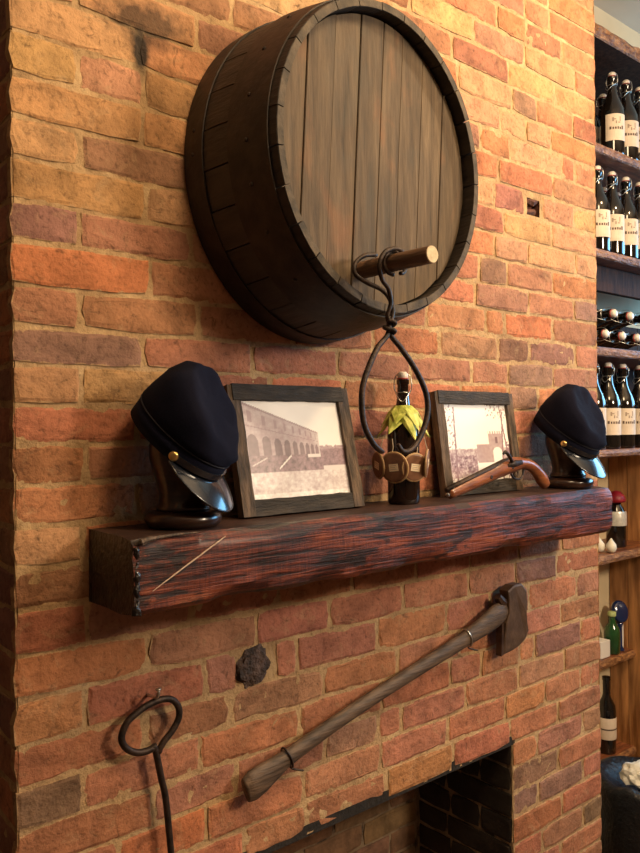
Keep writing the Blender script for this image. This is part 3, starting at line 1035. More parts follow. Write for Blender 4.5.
# ------------------------------------------------------------------ framed photographs
def paint_print(name, w, h, fn, parent, nx=150, ny=120):
    """flat print: one small face per dot of the picture, colour stored on the mesh"""
    me = bpy.data.meshes.new(name)
    v = [(-w / 2 + w * i / nx, 0, h * j / ny) for j in range(ny + 1) for i in range(nx + 1)]
    f = [(j * (nx + 1) + i, j * (nx + 1) + i + 1, (j + 1) * (nx + 1) + i + 1, (j + 1) * (nx + 1) + i) for j in range(ny) for i in range(nx)]
    me.from_pydata(v, [], f)
    ca = me.color_attributes.new('print', 'FLOAT_COLOR', 'POINT')
    for j in range(ny + 1):
        for i in range(nx + 1):
            c = fn(i / nx, j / ny)
            ca.data[j * (nx + 1) + i].color = (c[0], c[1], c[2], 1)
    m = MATS.get('photo_print')
    if not m:
        m, nt, b = new_mat('photo_print')
        a = nt.nodes.new('ShaderNodeVertexColor')
        a.layer_name = 'print'
        nt.links.new(a.outputs[0], b.inputs['Base Color'])
        b.inputs['Roughness'].default_value = 0.35
    me.materials.append(m)
    o = bpy.data.objects.new(name, me)
    COL.objects.link(o)
    o.parent = parent
    return o


def sepia(k):
    k = max(0.0, min(1.0, k))
    lo, md, hi = (.035, .020, .026), (.36, .235, .28), (.97, .97, .97)
    if k < .5:
        q = k * 2
        return tuple(a + (b - a) * q for a, b in zip(lo, md))
    q = k * 2 - 1
    return tuple(a + (b - a) * q for a, b in zip(md, hi))


def print_arcade(u, v):
    n1 = nz(u * 26, v * 26, 1); n2 = nz(u * 60, v * 60, 2); n3 = nz(u * 7, v * 9, 4)
    roof = .985 - .44 * u
    if v > .44 and u < .74 and v < roof:
        s = 1 / (1.45 - u)                     # foreshortened bays along the wall
        k = .58 + .07 * n1 + .05 * n2 - .05 * n3
        bay = (s * 13) % 1.0
        base = .40 + .02 * u
        hgt = roof - base
        rel = (v - base) / hgt
        if rel > .95:
            k = .40
        if .68 < rel < .88 and .34 < bay < .62:
            k = .44
        if abs(rel - .60) < .012:
            k = .44
        aw = .36
        if rel < .46 and (abs(bay - .5) < aw and rel < .30 or (bay - .5) ** 2 / aw ** 2 + ((rel - .30) / .16) ** 2 < 1):
            k = .26 + .06 * n1
        if u > .66:
            k += (u - .66) * 2
        return sepia(k)
    ground = .46 - .03 * math.sin(u * 5)
    if v > ground and (u >= .70 or v >= roof):
        k = .97 - .10 * max(0, .62 - v) - .02 * n3
        if .44 < v < .52 + .03 * nz(u * 30, 3, 3):
            k = .55 + .12 * n2
        return sepia(k)
    if v > .27:
        k = .33 + .20 * n1 + .16 * n2 + .16 * max(0, u - .55)
        if abs((v - .30) - (u - .30) * .95) < .010 and .30 < u < .44:
            k = .86
        if abs((v - .34) - (u - .05) * .5) < .008 and .05 < u < .2:
            k = .7
        if (.60 < u < .74 and .40 < v < .44):
            k = .8
        if v < .31 and u > .75:
            k = .78
        return sepia(k)
    k = .74 + .10 * n2 + .14 * n1 - .10 * n3 + (.14 if v < .06 else 0)
    return sepia(k)


def print_gatehouse(u, v):
    n1 = nz(u * 24, v * 24, 11); n2 = nz(u * 55, v * 55, 12); n3 = nz(u * 8, v * 8, 14)
    k = 1.0
    if v < .42 + .02 * nz(u * 18, 1, 1):
        k = .62 + .22 * n1 + .16 * n2
        if u > .45 and v < .26:
            k = .95
        if .05 < u < .45 and .12 < v < .34:
            k = .52 + .35 * n1 + .3 * n2
        if v < .06:
            k = .9
    if .46 < u < .72 and .24 < v < .47:
        k = .58 + .05 * n1
    if .66 < u < .90 and .24 < v < .64:
        k = .60 + .06 * n1
        if v > .60 and (u * 26) % 1 > .5:
            k = 1.0
        if abs(u - .79) < .022 and .48 < v < .56:
            k = .3
        if abs(u - .79) < .075 and v < .36 or ((u - .79) / .075) ** 2 + ((v - .36) / .07) ** 2 < 1:
            k = .97
    # bare trees
    for tu, lean, tt in ((.14, .05, .95), (.95, -.10, .98), (.88, .10, .9)):
        if v < tt and abs(u - tu - lean * (v - .4)) < .008 + .006 * (1 - v):
            k = .42
    if (u > .66 and v > .80) or u < .16:
        if nz(u * 42, v * 30, 21) + .5 * n2 > .26:
            k = min(k, .55)
    if u > .93 and v < .5 and n1 > -.1:
        k = min(k, .45)
    return sepia(k)


def frame(x0, x1, yb, h, lean, label, fn, rail=.029):
    w = x1 - x0
    t = empty('picture_frame', ((x0 + x1) / 2, yb, MZ1 + .002), label, 'picture frame', 'rough wood picture frames on the mantel')
    t.rotation_euler = (R(-lean), 0, 0)

    def bar(name, xa, xb, za, zb, mat, seed, y0=-.010, y1=.010):
        horizontal = (xb - xa) > (zb - za)
        n = 14
        m = MB()
        rings = []
        for i in range(n + 1):
            s = i / n
            j = lambda k: .0016 * nz(s * 9 + seed, k * 3.1, seed) + .0008 * nz(s * 30, k * 2, seed)
            if horizontal:
                x = xa + (xb - xa) * s
                rings.append([(x, y0 + j(1), za + j(2)), (x, y0 + j(3), zb + j(4)), (x, y1, zb + j(5)), (x, y1, za)])
            else:
                z = za + (zb - za) * s
                rings.append([(xa + j(1), y0 + j(2), z), (xb + j(3), y0 + j(4), z), (xb + j(5), y1, z), (xa, y1, z)])
        m.rings(rings)
        return m.build(name, mat, t)
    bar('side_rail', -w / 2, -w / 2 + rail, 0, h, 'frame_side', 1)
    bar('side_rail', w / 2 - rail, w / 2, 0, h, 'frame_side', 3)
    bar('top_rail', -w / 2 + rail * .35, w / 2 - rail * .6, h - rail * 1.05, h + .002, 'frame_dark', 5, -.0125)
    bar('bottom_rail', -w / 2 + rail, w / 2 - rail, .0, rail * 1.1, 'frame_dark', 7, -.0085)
    m = MB(); m.box(-w / 2 + .006, w / 2 - .006, .004, .008, .006, h - .006)
    m.build('backing', 'backing_card', t)
    p = paint_print('photograph', w - 2 * rail + .002, h - 2 * rail + .002, fn, t)
    p.location = (0, -.002, rail)
    return t


frame(.400, .714, -.070, .262, 12.5, 'rough wood frame holding an old sepia photograph of a long arcaded building', print_arcade)
f2 = frame(1.006, 1.318, -.048, .260, 8.0, 'rough wood frame with a bright photograph of a towered gateway behind the pistol', print_gatehouse)

# ------------------------------------------------------------------ bottle on the mantel
def swing_bottle(name, label, group, loc, glass, h=.31, r=.042, with_label=True, rz=0.0, cat='bottle'):
    t = empty(name, loc, label, cat, group, rz)
    s = h / .31
    prof = [(r * .86, 0), (r * .97, .003), (r, .010), (r, .155 * s), (r * .97, .172 * s), (r * .82, .192 * s), (r * .60, .212 * s), (r * .44, .232 * s), (r * .37, .252 * s), (r * .34, .280 * s), (r * .40, .283 * s), (r * .40, .293 * s), (r * .30, .295 * s)]
    m = MB(); m.lathe(prof, 24)
    smooth_by_angle(m.build('glass', glass, t), 50)
    m = MB(); m.lathe([(r * .30, .294 * s), (r * .33, .297 * s), (r * .34, .306 * s), (r * .22, .311 * s)], 14)
    c = m.build('stopper', 'porcelain', t, smooth=True)
    m = MB(); m.lathe([(r * .36, .2925 * s), (r * .37, .2945 * s), (r * .36, .2965 * s)], 14)
    m.build('gasket', 'rubber_red', c, smooth=True)
    m = MB()
    a = r * .44
    m.tube(spline([(a * .2, -a, .262 * s), (0, -a * 1.25, .275 * s), (0, -a * 1.05, .300 * s), (0, -.2 * a, .3085 * s), (0, .2 * a, .3085 * s), (0, a * 1.05, .300 * s), (0, a * 1.25, .275 * s), (a * .2, a, .262 * s)], 3), .0011, 5)
    m.tube([(a * .96 * math.cos(2 * PI * k / 14), a * .96 * math.sin(2 * PI * k / 14), .262 * s) for k in range(15)], .0011, 5)
    m.tube(spline([(0, -a * 1.1, .268 * s), (-a * 1.3, -a * .6, .25 * s), (-a * 1.5, 0, .24 * s), (-a * 1.3, a * .6, .25 * s), (0, a * 1.1, .268 * s)], 3), .0011, 5)
    m.build('wire_bail', 'wire', t, smooth=True)
    if with_label:
        def patch(a0, a1, z0, z1, d, n=10):
            q = MB()
            rr = r + d
            q.rings([[(rr * math.cos(R(a0 + (a1 - a0) * k / n)), rr * math.sin(R(a0 + (a1 - a0) * k / n)), z) for k in range(n + 1)]
                     + [((rr - .0006) * math.cos(R(a0 + (a1 - a0) * k / n)), (rr - .0006) * math.sin(R(a0 + (a1 - a0) * k / n)), z) for k in range(n, -1, -1)] for z in (z0, z1)])
            return q
        lb = patch(180, 290, .050 * s, .146 * s, .0009).build('paper_label', 'paper_label', t)
        q = MB()
        for k, (aa, ww, hh) in enumerate(((199, 9, .010), (213, 7, .008), (224, 8, .008), (236, 7, .009), (247, 8, .008), (259, 9, .013))):
            p = patch(aa, aa + ww, .090 * s, .090 * s + hh, .0013, 2)
            q.add(p.v, p.f)
        q.build('label_mark', 'label_ink', lb)
        q = MB()
        for aa, ww, z0, z1 in ((212, 8, .118, .132), (218, 12, .124, .128), (240, 10, .112, .116), (248, 5, .118, .136), (228, 6, .110, .120)):
            p = patch(aa, aa + ww, z0 * s, z1 * s, .0013, 2)
            q.add(p.v, p.f)
        q.build('label_emblem', 'label_sketch', lb)
    return t


bt = swing_bottle('beer_bottle', 'brown swing-top bottle hung with round tags between the two picture frames', None, (.836, -.078, MZ1), 'amber_glass', .297, .0365, False, rz=R(40))
# bows of green paper round its neck
m = MB()
top, mid = [], []
N = 12
C = Vector((.836, -.078, 1.622))
for layer in range(2):
    inner, outer, tip = [], [], []
    for k in range(N):
        a = 2 * PI * (k + .5 * layer) / N + .2
        long = k % 2 == 0
        ro, zo = (.060 if layer == 0 else .052, -.040 - .008 * (k % 3)) if long else (.036, -.016)
        inner.append(C + Vector(((.0235 - .004 * layer) * math.cos(a), (.0235 - .004 * layer) * math.sin(a), .014 + .010 * layer)))
        outer.append(C + Vector((.035 * math.cos(a), .035 * math.sin(a), .000 + .008 * layer + .004 * math.sin(a * 5))))
        tip.append(C + Vector((ro * math.cos(a), ro * math.sin(a), zo + .022 * layer)))
    m.rings([inner, outer, tip], False, False)
lf = m.build('paper_leaf', 'leaf_paper', None, origin=(.836, -.078, 1.622))
md = lf.modifiers.new('thick', 'SOLIDIFY'); md.thickness = .0012
tag(lf, 'lime green crinkled paper leaf draped over the neck of the tagged bottle', 'paper leaf')

face = 224.0
for k, (da, rad, rr, zz, lab) in enumerate(((-74, .060, .029, 1.512, 'brown round tag on the left side of the bottle, edge partly hidden'), (-26, .049, .033, 1.508, 'large brown round tag with cream label on the front of the bottle'),
                                       (28, .049, .030, 1.508, 'amber round tag with a bright square label at the bottle front'), (70, .053, .030, 1.516, 'pale rimmed round tag turned edge-on at the right side of the bottle'))):
    a = R(face + da)
    c = Vector((.836 + rad * math.cos(a), -.080 + rad * math.sin(a), zz))
    t = empty('round_tag', c, lab, 'tag', 'round tags hanging on the bottle')
    tilt = R((-14, 6, -8, 12)[k])
    t.matrix_world = Matrix.Translation(c) @ Matrix.Rotation(a + R((10, 0, 0, 14)[k]), 4, 'Z') @ Matrix.Rotation(R(90 + 5), 4, 'Y') @ Matrix.Rotation(tilt, 4, 'Z')
    m = MB(); m.lathe([(rr * .97, -.003), (rr * .985, 0), (rr * .97, .003), (rr * .9, .0036)], 30)
    m.build('disc', 'tag_brown', t, smooth=False)
    m = MB(); m.tube([(rr * math.cos(2 * PI * i / 30), rr * math.sin(2 * PI * i / 30), .0) for i in range(31)], .0028, 6)
    m.build('rim', 'tag_rim', t, smooth=True)
    m = MB(); m.box(-.008, .008, -.011, .011, .0034, .0046)
    lb = m.build('tag_label', 'tag_label', t)
    m = MB()
    for i in range(3):
        m.box(-.005 + .004 * i, -.004 + .004 * i, -.008, .007 - .003 * (i % 2), .0045, .0049)
    m.build('label_mark', 'label_sketch', lb)
    m = MB(); m.tube(spline([(-rr, 0, 0), (-rr - .012, .002, -.004), (-rr - .03, .0, -.010)], 4), .0009, 5)
    m.build('hanging_string', 'string', t)

# ------------------------------------------------------------------ pistol leaning at the second frame
def pistol():
    O = Vector((1.14, -.118, MZ1))
    t = empty('flintlock_pistol', O, 'old wooden stocked flintlock pistol resting on the mantel before the smaller view', 'pistol')
    t['label'] = 'old wooden stocked pistol lying on the mantel between bottle and right cap'
    Y = -.118
    P = spline([(.945, Y, 1.4405), (.985, Y, 1.4500), (1.04, Y, 1.4635), (1.10, Y, 1.479), (1.15, Y, 1.4925), (1.19, Y, 1.4995), (1.225, Y, 1.5015), (1.262, Y, 1.4945), (1.292, Y, 1.477), (1.313, Y, 1.457), (1.328, Y, 1.4405)], 4)
    key = [(.0105, .0115), (.012, .0135), (.013, .015), (.0135, .016), (.015, .020), (.015, .020), (.0125, .015), (.0125, .0145), (.014, .0165), (.016, .0185), (.013, .0145)]
    rad = []
    for i in range(len(P)):
        s = i / 4
        a = min(int(s), len(key) - 2)
        f = s - a
        rad.append((key[a][0] + (key[a + 1][0] - key[a][0]) * f, key[a][1] + (key[a + 1][1] - key[a][1]) * f))
    m = MB(); m.tube([p - O for p in P], rad, 14)
    m.build('stock', 'pistol_wood', t, smooth=True)
    m = MB(); m.tube([Vector(p) - O for p in ((.935, Y, 1.4505), (1.04, Y, 1.4785), (1.15, Y, 1.5075), (1.172, Y, 1.512))], [.0065, .007, .008, .007], 10)
    m.build('gun_barrel', 'iron', t, smooth=True)
    m = MB(); m.lathe([(.005, 0), (.0055, .003), (.003, .005)], 10, Matrix.Translation(Vector((.937, Y - .004, 1.440)) - O) @ Matrix.Rotation(R(-105), 4, 'Y'))
    m.build('muzzle_cap', 'nail_steel', t)
    m = MB(); m.tube([Vector(p) - O for p in ((1.15, Y - .012, 1.497), (1.18, Y - .014, 1.503), (1.21, Y - .012, 1.505))], [(.003, .006), (.0035, .009), (.003, .006)], 8)
    lk = m.build('lock_plate', 'iron', t, smooth=True)
    m = MB(); m.tube([p - O for p in spline([(1.165, Y - .016, 1.508), (1.150, Y - .017, 1.524), (1.136, Y - .016, 1.534), (1.128, Y - .016, 1.528)], 4)], [.0045] * 9 + [.003] * 4, 7)
    m.build('hammer', 'iron', lk, smooth=True)
    m = MB(); m.tube([p - O for p in spline([(1.178, Y, 1.480), (1.192, Y, 1.466), (1.212, Y, 1.462), (1.228, Y, 1.470), (1.232, Y, 1.486)], 4)], .0028, 7)
    m.build('trigger_guard', 'iron', t, smooth=True)
    m = MB(); m.tube([p - O for p in spline([(1.207, Y, 1.484), (1.209, Y, 1.476), (1.205, Y, 1.469)], 4)], .002, 6)
    m.build('trigger', 'iron', t, smooth=True)
    for x, z in ((1.085, 1.474), (1.17, 1.494)):
        m = MB(); m.lathe([(.0048, 0), (.004, .0016)], 10, Matrix.Translation(Vector((x, Y - .0132, z)) - O) @ Matrix.Rotation(R(90), 4, 'X'))
        m.build('screw', 'iron', t)


pistol()

# ------------------------------------------------------------------ axe on the wall
def axe():
    O = Vector((.85, -.03, 1.0))
    t = empty('axe', O, 'old felling axe with worn wooden handle hung across the brick below the mantel', 'axe')
    Y = -.034
    P = [(.428, Y, .884), (.445, Y, .889), (.470, Y, .897), (.505, Y, .910), (.54, Y, .922), (.652, Y, .955), (.803, Y, .993), (.972, Y, 1.031), (1.107, Y, 1.062), (1.18, Y, 1.083), (1.225, Y, 1.098), (1.262, Y, 1.108)]
    S = spline(P, 4)
    key = [(.010, .026), (.014, .032), (.0145, .030), (.014, .023), (.0138, .018), (.0135, .0165), (.0135, .0165), (.014, .0175), (.0145, .021), (.0155, .028), (.0158, .031), (.012, .026)]
    rad = []
    for i in range(len(S)):
        s = i / 4
        a = min(int(s), len(key) - 2)
        f = s - a
        rad.append(tuple(key[a][q] + (key[a + 1][q] - key[a][q]) * f for q in (0, 1)))
    m = MB(); m.tube([p - O for p in S], rad, 14)
    m.build('handle', 'handle_wood', t, smooth=True)
    out = [(1.258, 1.160), (1.285, 1.172), (1.318, 1.172), (1.340, 1.150), (1.343, 1.115), (1.340, 1.090), (1.347, 1.060), (1.355, 1.038), (1.343, 1.018), (1.318, 1.004), (1.285, .996), (1.250, .993), (1.248, 1.035), (1.252, 1.075), (1.262, 1.10), (1.262, 1.132)]
    cx, cz = 1.30, 1.09
    m = MB()
    th = lambda z: .006 + .008 * max(0, min(1, (z - 1.0) / .09))
    r0 = [(x, Y + th(z), z) for x, z in out]
    r1 = [(x, Y - th(z), z) for x, z in out]
    r1i = [(x + (cx - x) * .06, Y - th(z) - .002, z + (cz - z) * .06) for x, z in out]
    m.rings([r0, r1, r1i])
    m.v = [p - O for p in m.v]
    hd = m.build('axe_head', 'axe_iron', t)
    hd['label'] = 'brown rusted iron axe head'
    m = MB()
    m.tube([Vector(p) - O for p in ((1.232, Y, 1.148), (1.244, Y, 1.135), (1.258, Y, 1.128))], [.010, .014, .012], 8)
    m.build('eye_wedge', 'axe_edge_iron', hd)
    m = MB()
    poly = [(1.236, .990), (1.2485, .994), (1.2485, 1.08), (1.240, 1.075)]
    m.rings([[(x, Y + .010, z) for x, z in poly], [(x, Y - .008, z) for x, z in poly]])
    m.v = [p - O for p in m.v]
    m.build('heel_edge', 'axe_edge_iron', hd)


axe()


def tie(x, z, ang, rw, rd, mat, label, name, cat):
    """loop of wire round the axe handle, twisted on a nail"""
    t = empty(name, (x, -.034, z), label, cat)
    d = Vector((math.cos(R(ang)), 0, math.sin(R(ang))))
    w = Vector((0, -1, 0))
    m = MB()
    m.tube([d * rw * math.cos(2 * PI * k / 22) + w * rd * math.sin(2 * PI * k / 22) for k in range(23)], .0022, 6)
    m.build('loop', mat, t, smooth=True)
    m = MB()
    e = d * -rw
    m.tube(spline([e, e + Vector((.006, .003, -.006)), e + Vector((.022, -.002, -.012)), e + Vector((.030, -.006, -.014))], 4), [.0022] * 12 + [.0012], 6)
    m.build('tail', 'iron', t)
    return t


tie(1.105, 1.061, 106, .0235, .0165, 'nail_steel', 'shiny wire loop holding the axe handle near its head', 'wire_tie', 'wire tie')
tie(.532, .920, 112, .0235, .0155, 'iron', 'dark wire loop holding the flared end of the axe handle', 'wire_tie', 'wire tie')

# ------------------------------------------------------------------ poker with ring handle
def poker():
    O = Vector((.24, -.026, 1.10))
    t = empty('fire_poker', O, 'black iron poker with an oval ring handle hanging at the left', 'poker')
    Y = -.026
    m = MB()
    m.tube([p - O for p in spline([(.238, Y, 1.020), (.222, Y, 1.017), (.200, Y, 1.020), (.180, Y, 1.034), (.172, Y, 1.054), (.182, Y, 1.077), (.203, Y, 1.091), (.226, Y, 1.100), (.250, Y, 1.103), (.272, Y, 1.098), (.286, Y, 1.080), (.286, Y, 1.060), (.272, Y, 1.040), (.254, Y, 1.024), (.243, Y, 1.008)], 5)], .0063, 10)
    m.build('ring_handle', 'iron', t, smooth=True)
    m = MB()
    m.tube([p - O for p in spline([(.234, Y, 1.024), (.240, Y, 1.005), (.249, Y, .96), (.258, Y, .917), (.268, Y, .815), (.284, Y, .66), (.295, Y, .52)], 5)], .0062, 10)
    m.build('shaft', 'iron', t, smooth=True)


poker()
m = MB()
m.tube(spline([(.236, .01, 1.108), (.236, -.02, 1.110), (.236, -.036, 1.113), (.236, -.043, 1.122), (.236, -.042, 1.128)], 4), .0032, 8)
m.lathe([(.0055, 0), (.0055, .0025)], 10, Matrix.Translation((.236, -.042, 1.128)))
tag(m.build('bent_nail', 'nail_steel', None, smooth=True, origin=(.236, 0, 1.108)), 'shiny bent nail in the brick carrying the iron poker', 'nail')
m = MB()
m.lathe([(.003, 0), (.003, .012)], 8, Matrix.Translation((1.327, .006, 1.008)) @ Matrix.Rotation(R(90), 4, 'X'))
m.lathe([(.005, .012), (.005, .014), (.002, .016)], 10, Matrix.Translation((1.327, .006, 1.008)) @ Matrix.Rotation(R(90), 4, 'X'))
tag(m.build('wall_nail', 'nail_steel', None, origin=(1.327, 0, 1.008)), 'small nail head in the mortar just below the axe blade', 'nail')

# ------------------------------------------------------------------ alcove shelves
def shelf(name, label, x0, x1, y0, z1, th, mat='shelf_wood', edge='live_edge', seed=0, rough=.006):
    t = empty(name, ((x0 + x1) / 2, BACK_Y, z1 - th), label, 'shelf', 'wooden shelves in the alcove')
    O = Vector(((x0 + x1) / 2, BACK_Y, z1 - th))
    m = MB(); m.box(x0, x1, y0 + .012, BACK_Y - .002, z1 - th, z1)
    m.v = [p - O for p in m.v]
    m.build('board', mat, t)
    n = 40
    rings = []
    for i in range(n + 1):
        x = x0 + (x1 - x0) * i / n
        a = rough * nz(x * 14, seed, 1); b = rough * nz(x * 22, seed, 2)
        rings.append([(x, y0 + .013, z1 - .0005), (x, y0 + .003 + a, z1 - .004 + b * .3), (x, y0 + b, z1 - th * .5), (x, y0 + .005 - a, z1 - th + .003), (x, y0 + .013, z1 - th)])
    m = MB(); m.rings(rings)
    m.v = [p - O for p in m.v]
    m.build('front_edge', edge, t)
    return t


SX0, SX1 = W + .004, 3.05
YF = .12
shelf('wall_shelf', 'rough live-edge board capping the bottle shelves under the bare wall', SX0, SX1, YF, 2.985, .045, 'back_board', seed=1, rough=.016)
shelf('wall_shelf', 'orange edged shelf under the topmost row of labelled bottles', SX0, SX1, YF, 2.572, .030, seed=2)
shelf('wall_shelf', 'shelf under the second row of labelled bottles, above the dark apron', SX0, SX1, YF, 2.208, .030, seed=3)
shelf('wall_shelf', 'shelf carrying nothing below but upright bottles, lying bottles on top', SX0, SX1, YF, 1.868, .030, seed=4)['label'] = 'shelf with bottles lying flat on top of it'
shelf('wall_shelf', 'shelf just above mantel height under the lowest row of labelled bottles', SX0, SX1, YF, 1.510, .026, seed=5)
shelf('wall_shelf', 'reddish shelf below mantel height with the white bulb ornament', SX0, 2.597, .20, 1.118, .034, seed=6)
shelf('wall_shelf', 'narrow shelf with green bottle and white box', SX0, 2.597, .312, .668, .034, seed=7)
shelf('wall_shelf', 'lowest narrow shelf with a single dark wine bottle', SX0, 2.597, .312, .270, .034, seed=8)
# dark apron under the second shelf and dark boards behind the bottles
m = MB(); m.box(SX0, SX1, .20, .225, 2.085, 2.1775)
tag(m.build('apron_board', 'back_board', None, origin=(2.4, .21, 2.085), bevel=.002), 'dark wide board below the second bottle shelf', 'board')
for z0, z1, lab in ((2.574, 2.938, 'dark'), (2.210, 2.540, 'dark'), (1.512, 1.836, 'dark'), (1.869, 2.02, 'dark')):  # short panel is added, its dark colour stands in for shade between lying bottles
    t = empty('back_panel', ((SX0 + SX1) / 2, BACK_Y, z0), {2.574: 'dark boarded panel behind the topmost bottle row', 2.210: 'dark boarded panel behind the second bottle row', 1.512: 'dark boarded panel behind the bottle row just above mantel height', 1.869: 'low dark panel added as shade behind the lying bottles'}[z0], 'panel')
    O = t.location
    xx = [SX0 + .001, 2.05, 2.23, 2.41, 2.60, 2.82, SX1]
    for a, b in zip(xx, xx[1:]):
        m = MB(); m.box(a + .001, b - .001, BACK_Y - .020, BACK_Y - .003, z0 + .001, z1)
        m.v = [p - O for p in m.v]
        m.build('plank', 'back_board', t, bevel=.002)
# plank partition closing the lower shelves
t = empty('plank_partition', (2.612, .25, 0), 'orange brown vertical plank partition beside the lower shelves', 'partition')
yy = [.428, .345, .262, .16, .06]
for a, b in zip(yy, yy[1:]):
    m = MB(); m.box(-.012 - random.Random(int(a * 999)).uniform(0, .002), .014, b - .25 + .001, a - .25 - .001, 0, 1.482)
    m.build('plank', 'plank_wood', t, bevel=.0025)

# ------------------------------------------------------------------ bottles on the shelves
proto = None


def shelf_bottle(x, y, z, label, group, lying=False, rz=0.0):
    global proto
    if proto is None:
        proto = swing_bottle('swing_top_bottle', label, group, (x, y, z), 'dark_glass')
        b = proto
    else:
        b = copy_tree(proto)
        tag(b, label, 'bottle', group)
    b.location = (x, y, z)
    b.rotation_euler = (R(90), 0, rz) if lying else (0, 0, rz)
    return b


rows = {'topmost': (2.572, (2.205, 2.305, 2.403), 'topmost shelf'), 'second': (2.208, (2.098, 2.198, 2.296, 2.396), 'second shelf down'),
        'mantel': (1.510, (2.060, 2.160, 2.262, 2.384), 'shelf above mantel height')}
order = ('first', 'second', 'third', 'fourth')
for key, (z, xs, nm) in rows.items():
    for i, x in enumerate(xs):
        shelf_bottle(x, .175, z + .0005, f'dark swing-top bottle with cream label, {order[i]} from chimney on the {nm}', 'labelled bottles on the alcove shelves', rz=R(random.Random(i + int(z * 100)).uniform(-8, 8)))
    for i, x in enumerate((2.25, 2.35, 2.45)):
        shelf_bottle(x, .295, z + .0005, f'dark bottle behind the {("second", "third", "fourth")[i]} labelled bottle on the {nm}', 'labelled bottles on the alcove shelves', rz=R(20 * i))
r = .0425
zl = 1.868 + r
for i, x in enumerate((2.026, 2.138, 2.242, 2.35)):
    shelf_bottle(x, .408, zl, f'bottle lying flat, stopper outward, {order[i]} from the chimney in the lower layer', 'bottles lying on the shelf', True)
for i, x in enumerate((2.082, 2.194, 2.300)):
    shelf_bottle(x, .408, zl + .0745, f'bottle lying flat, stopper outward, {order[i]} from the chimney in the upper layer', 'bottles lying on the shelf', True)

# ------------------------------------------------------------------ things on the lower shelves
t = empty('wax_topped_bottle', (2.405, .285, 1.118), 'black bottle with red cap and silver label behind the mantel end', 'bottle')
m = MB(); m.lathe([(.034, .0005), (.038, .004), (.038, .12), (.033, .145), (.020, .165), (.016, .18)], 24)
m.build('glass', 'dark_glass', t, smooth=True)
m = MB(); m.lathe([(.016, .172), (.034, .176), (.038, .184), (.030, .202), (.018, .216), (.004, .220)], 22)
m.build('cap', 'red_wax', t, smooth=True)
m = MB(); m.lathe([(.0388, .085), (.0392, .09), (.0392, .130), (.0365, .140)], 24, cap0=False, cap1=False)
m.build('silver_label', 'silver_foil', t, smooth=True)
t = empty('bulb_ornament', (2.245, .240, 1.118), 'small white twin bulb ornament on the reddish shelf beside the chimney', 'ornament')
for s in (-1, 1):
    m = MB(); m.lathe([(.007, .0005), (.016, .006), (.020, .018), (.018, .031), (.010, .042), (.004, .051), (.001, .055)], 14)
    m.v = [p + Vector((s * .009, -.0185 * s, 0)) for p in m.v]
    m.build('bulb', 'garlic_white', t, smooth=True)

m = MB(); m.box(2.370, 2.440, .335, .40, .6685, .735)
tag(m.build('white_box', 'white_card', None, origin=(2.405, .37, .6685), bevel=.002), 'small white carton on the narrow shelf left of the green bottle', 'box')
t = empty('green_bottle', (2.490, .355, .668), 'short dark green glass bottle on the narrow shelf', 'bottle')
m = MB(); m.lathe([(.028, .0005), (.032, .004), (.032, .085), (.027, .105), (.015, .122), (.0125, .150), (.015, .152), (.015, .160)], 22)
m.build('glass', 'green_glass', t, smooth=True)
m = MB(); m.lathe([(.0155, .150), (.0165, .153), (.0165, .166), (.012, .169)], 16)
m.build('cap', 'pale_green', t, smooth=True)
t = empty('blue_flask', (2.545, .352, .668), 'dark blue round flask tilted against the green bottle', 'flask')
m = MB()
m.lathe([(.006, -.013), (.030, -.013), (.036, -.008), (.037, 0), (.036, .008), (.030, .013), (.006, .013)], 26, Matrix.Translation((.0, 0, .160)) @ Matrix.Rotation(R(-25), 4, 'Z') @ Matrix.Rotation(R(72), 4, 'X') @ Matrix.Scale(1.25, 4, (0, 1, 0)))
m.build('flask_body', 'blue_glass', t, smooth=True)
m = MB(); m.lathe([(.016, .0005), (.018, .004), (.010, .02), (.009, .095), (.016, .122)], 16)
m.build('stem', 'blue_glass', t, smooth=True)
m = MB(); m.box(2.560, 2.590, .36, .366, .6685, .765)
tag(m.build('white_card', 'white_card', None, origin=(2.575, .363, .6685)), 'narrow white card standing against the plank partition', 'card')
t = empty('wine_bottle', (2.462, .366, .270), 'dark wine bottle with greyish label alone on the lowest shelf', 'bottle')
m = MB(); m.lathe([(.032, .0005), (.036, .004), (.0365, .170), (.033, .195), (.018, .222), (.0145, .235), (.014, .29), (.0165, .292), (.0165, .305), (.012, .306)], 24)
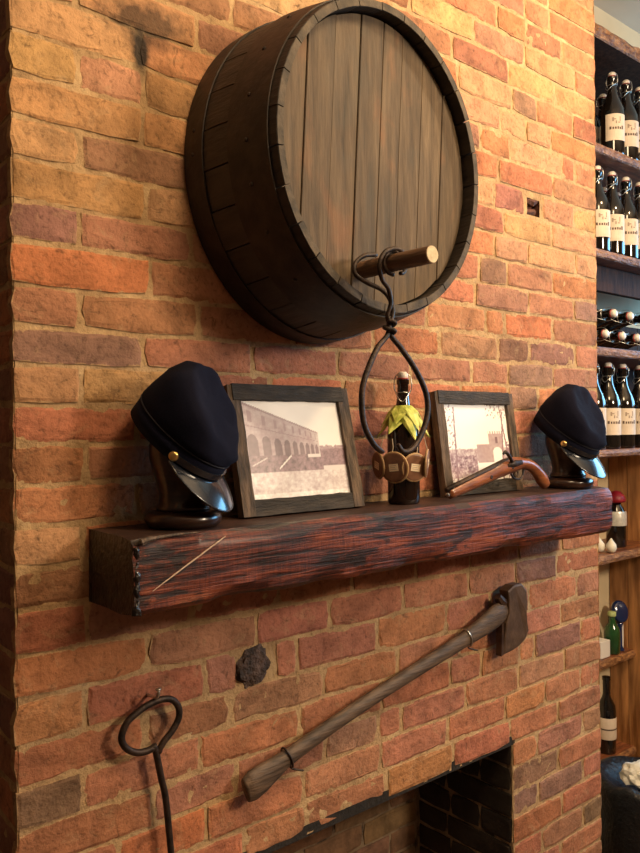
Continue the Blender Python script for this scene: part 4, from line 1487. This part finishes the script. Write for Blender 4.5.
smooth_by_angle(m.build('glass', 'dark_glass', t), 50)
m = MB(); m.lathe([(.0370, .060), (.0374, .061), (.0374, .145), (.0370, .146)], 24, cap0=False, cap1=False)
lb = m.build('paper_label', 'paper_label', t, smooth=True)
m = MB(); m.lathe([(.0376, .098), (.0378, .099), (.0378, .103), (.0376, .104)], 24, cap0=False, cap1=False)
m.build('label_mark', 'label_ink', lb, smooth=True)

# waste bin with a black bag and crumpled paper
BXc, BYc = 2.165, .055
t = empty('waste_bin', (BXc, BYc, 0), 'waste bin lined with a shiny black plastic bag at the chimney foot', 'bin')
m = MB(); m.lathe([(.125, .001), (.128, .01), (.150, .30), (.152, .31)], 30)
m.build('bin_body', 'bin_plastic', t, smooth=True)
m = MB()
rings = []
for q, (rr, zz) in enumerate(((.152, .02), (.158, .12), (.163, .22), (.168, .30), (.172, .345), (.170, .365), (.150, .372), (.120, .345), (.08, .325), (.03, .318))):
    ring = []
    for k in range(40):
        a = 2 * PI * k / 40
        d = .012 * nz(math.cos(a) * 5, math.sin(a) * 5, zz * 9) + .006 * nz(math.cos(a) * 12, math.sin(a) * 12, zz * 20)
        ring.append(((rr + d) * math.cos(a), (rr + d) * math.sin(a), zz + (.016 * nz(math.cos(a) * 3, math.sin(a) * 3, 4) if q > 2 else 0)))
    rings.append(ring)
m.rings(rings)
m.build('bag', 'bag_plastic', t, smooth=True)
bm = bmesh.new()
bmesh.ops.create_icosphere(bm, subdivisions=3, radius=1)
for v in bm.verts:
    k = 1 + .45 * nz(v.co.x * 1.9, v.co.y * 1.9, v.co.z * 1.9 + 8)
    v.co = Vector((v.co.x * .062 * k, v.co.y * .05 * k, v.co.z * .042 * k))
m = MB()
bm.verts.index_update()
m.add([v.co.copy() for v in bm.verts], [tuple(v.index for v in f.verts) for f in bm.faces], Matrix.Translation((2.12, .05, .388)))
bm.free()
tag(m.build('crumpled_paper', 'white_paper', None, origin=(2.12, .05, .345)), 'crumpled white paper on top of the black bin bag', 'paper')
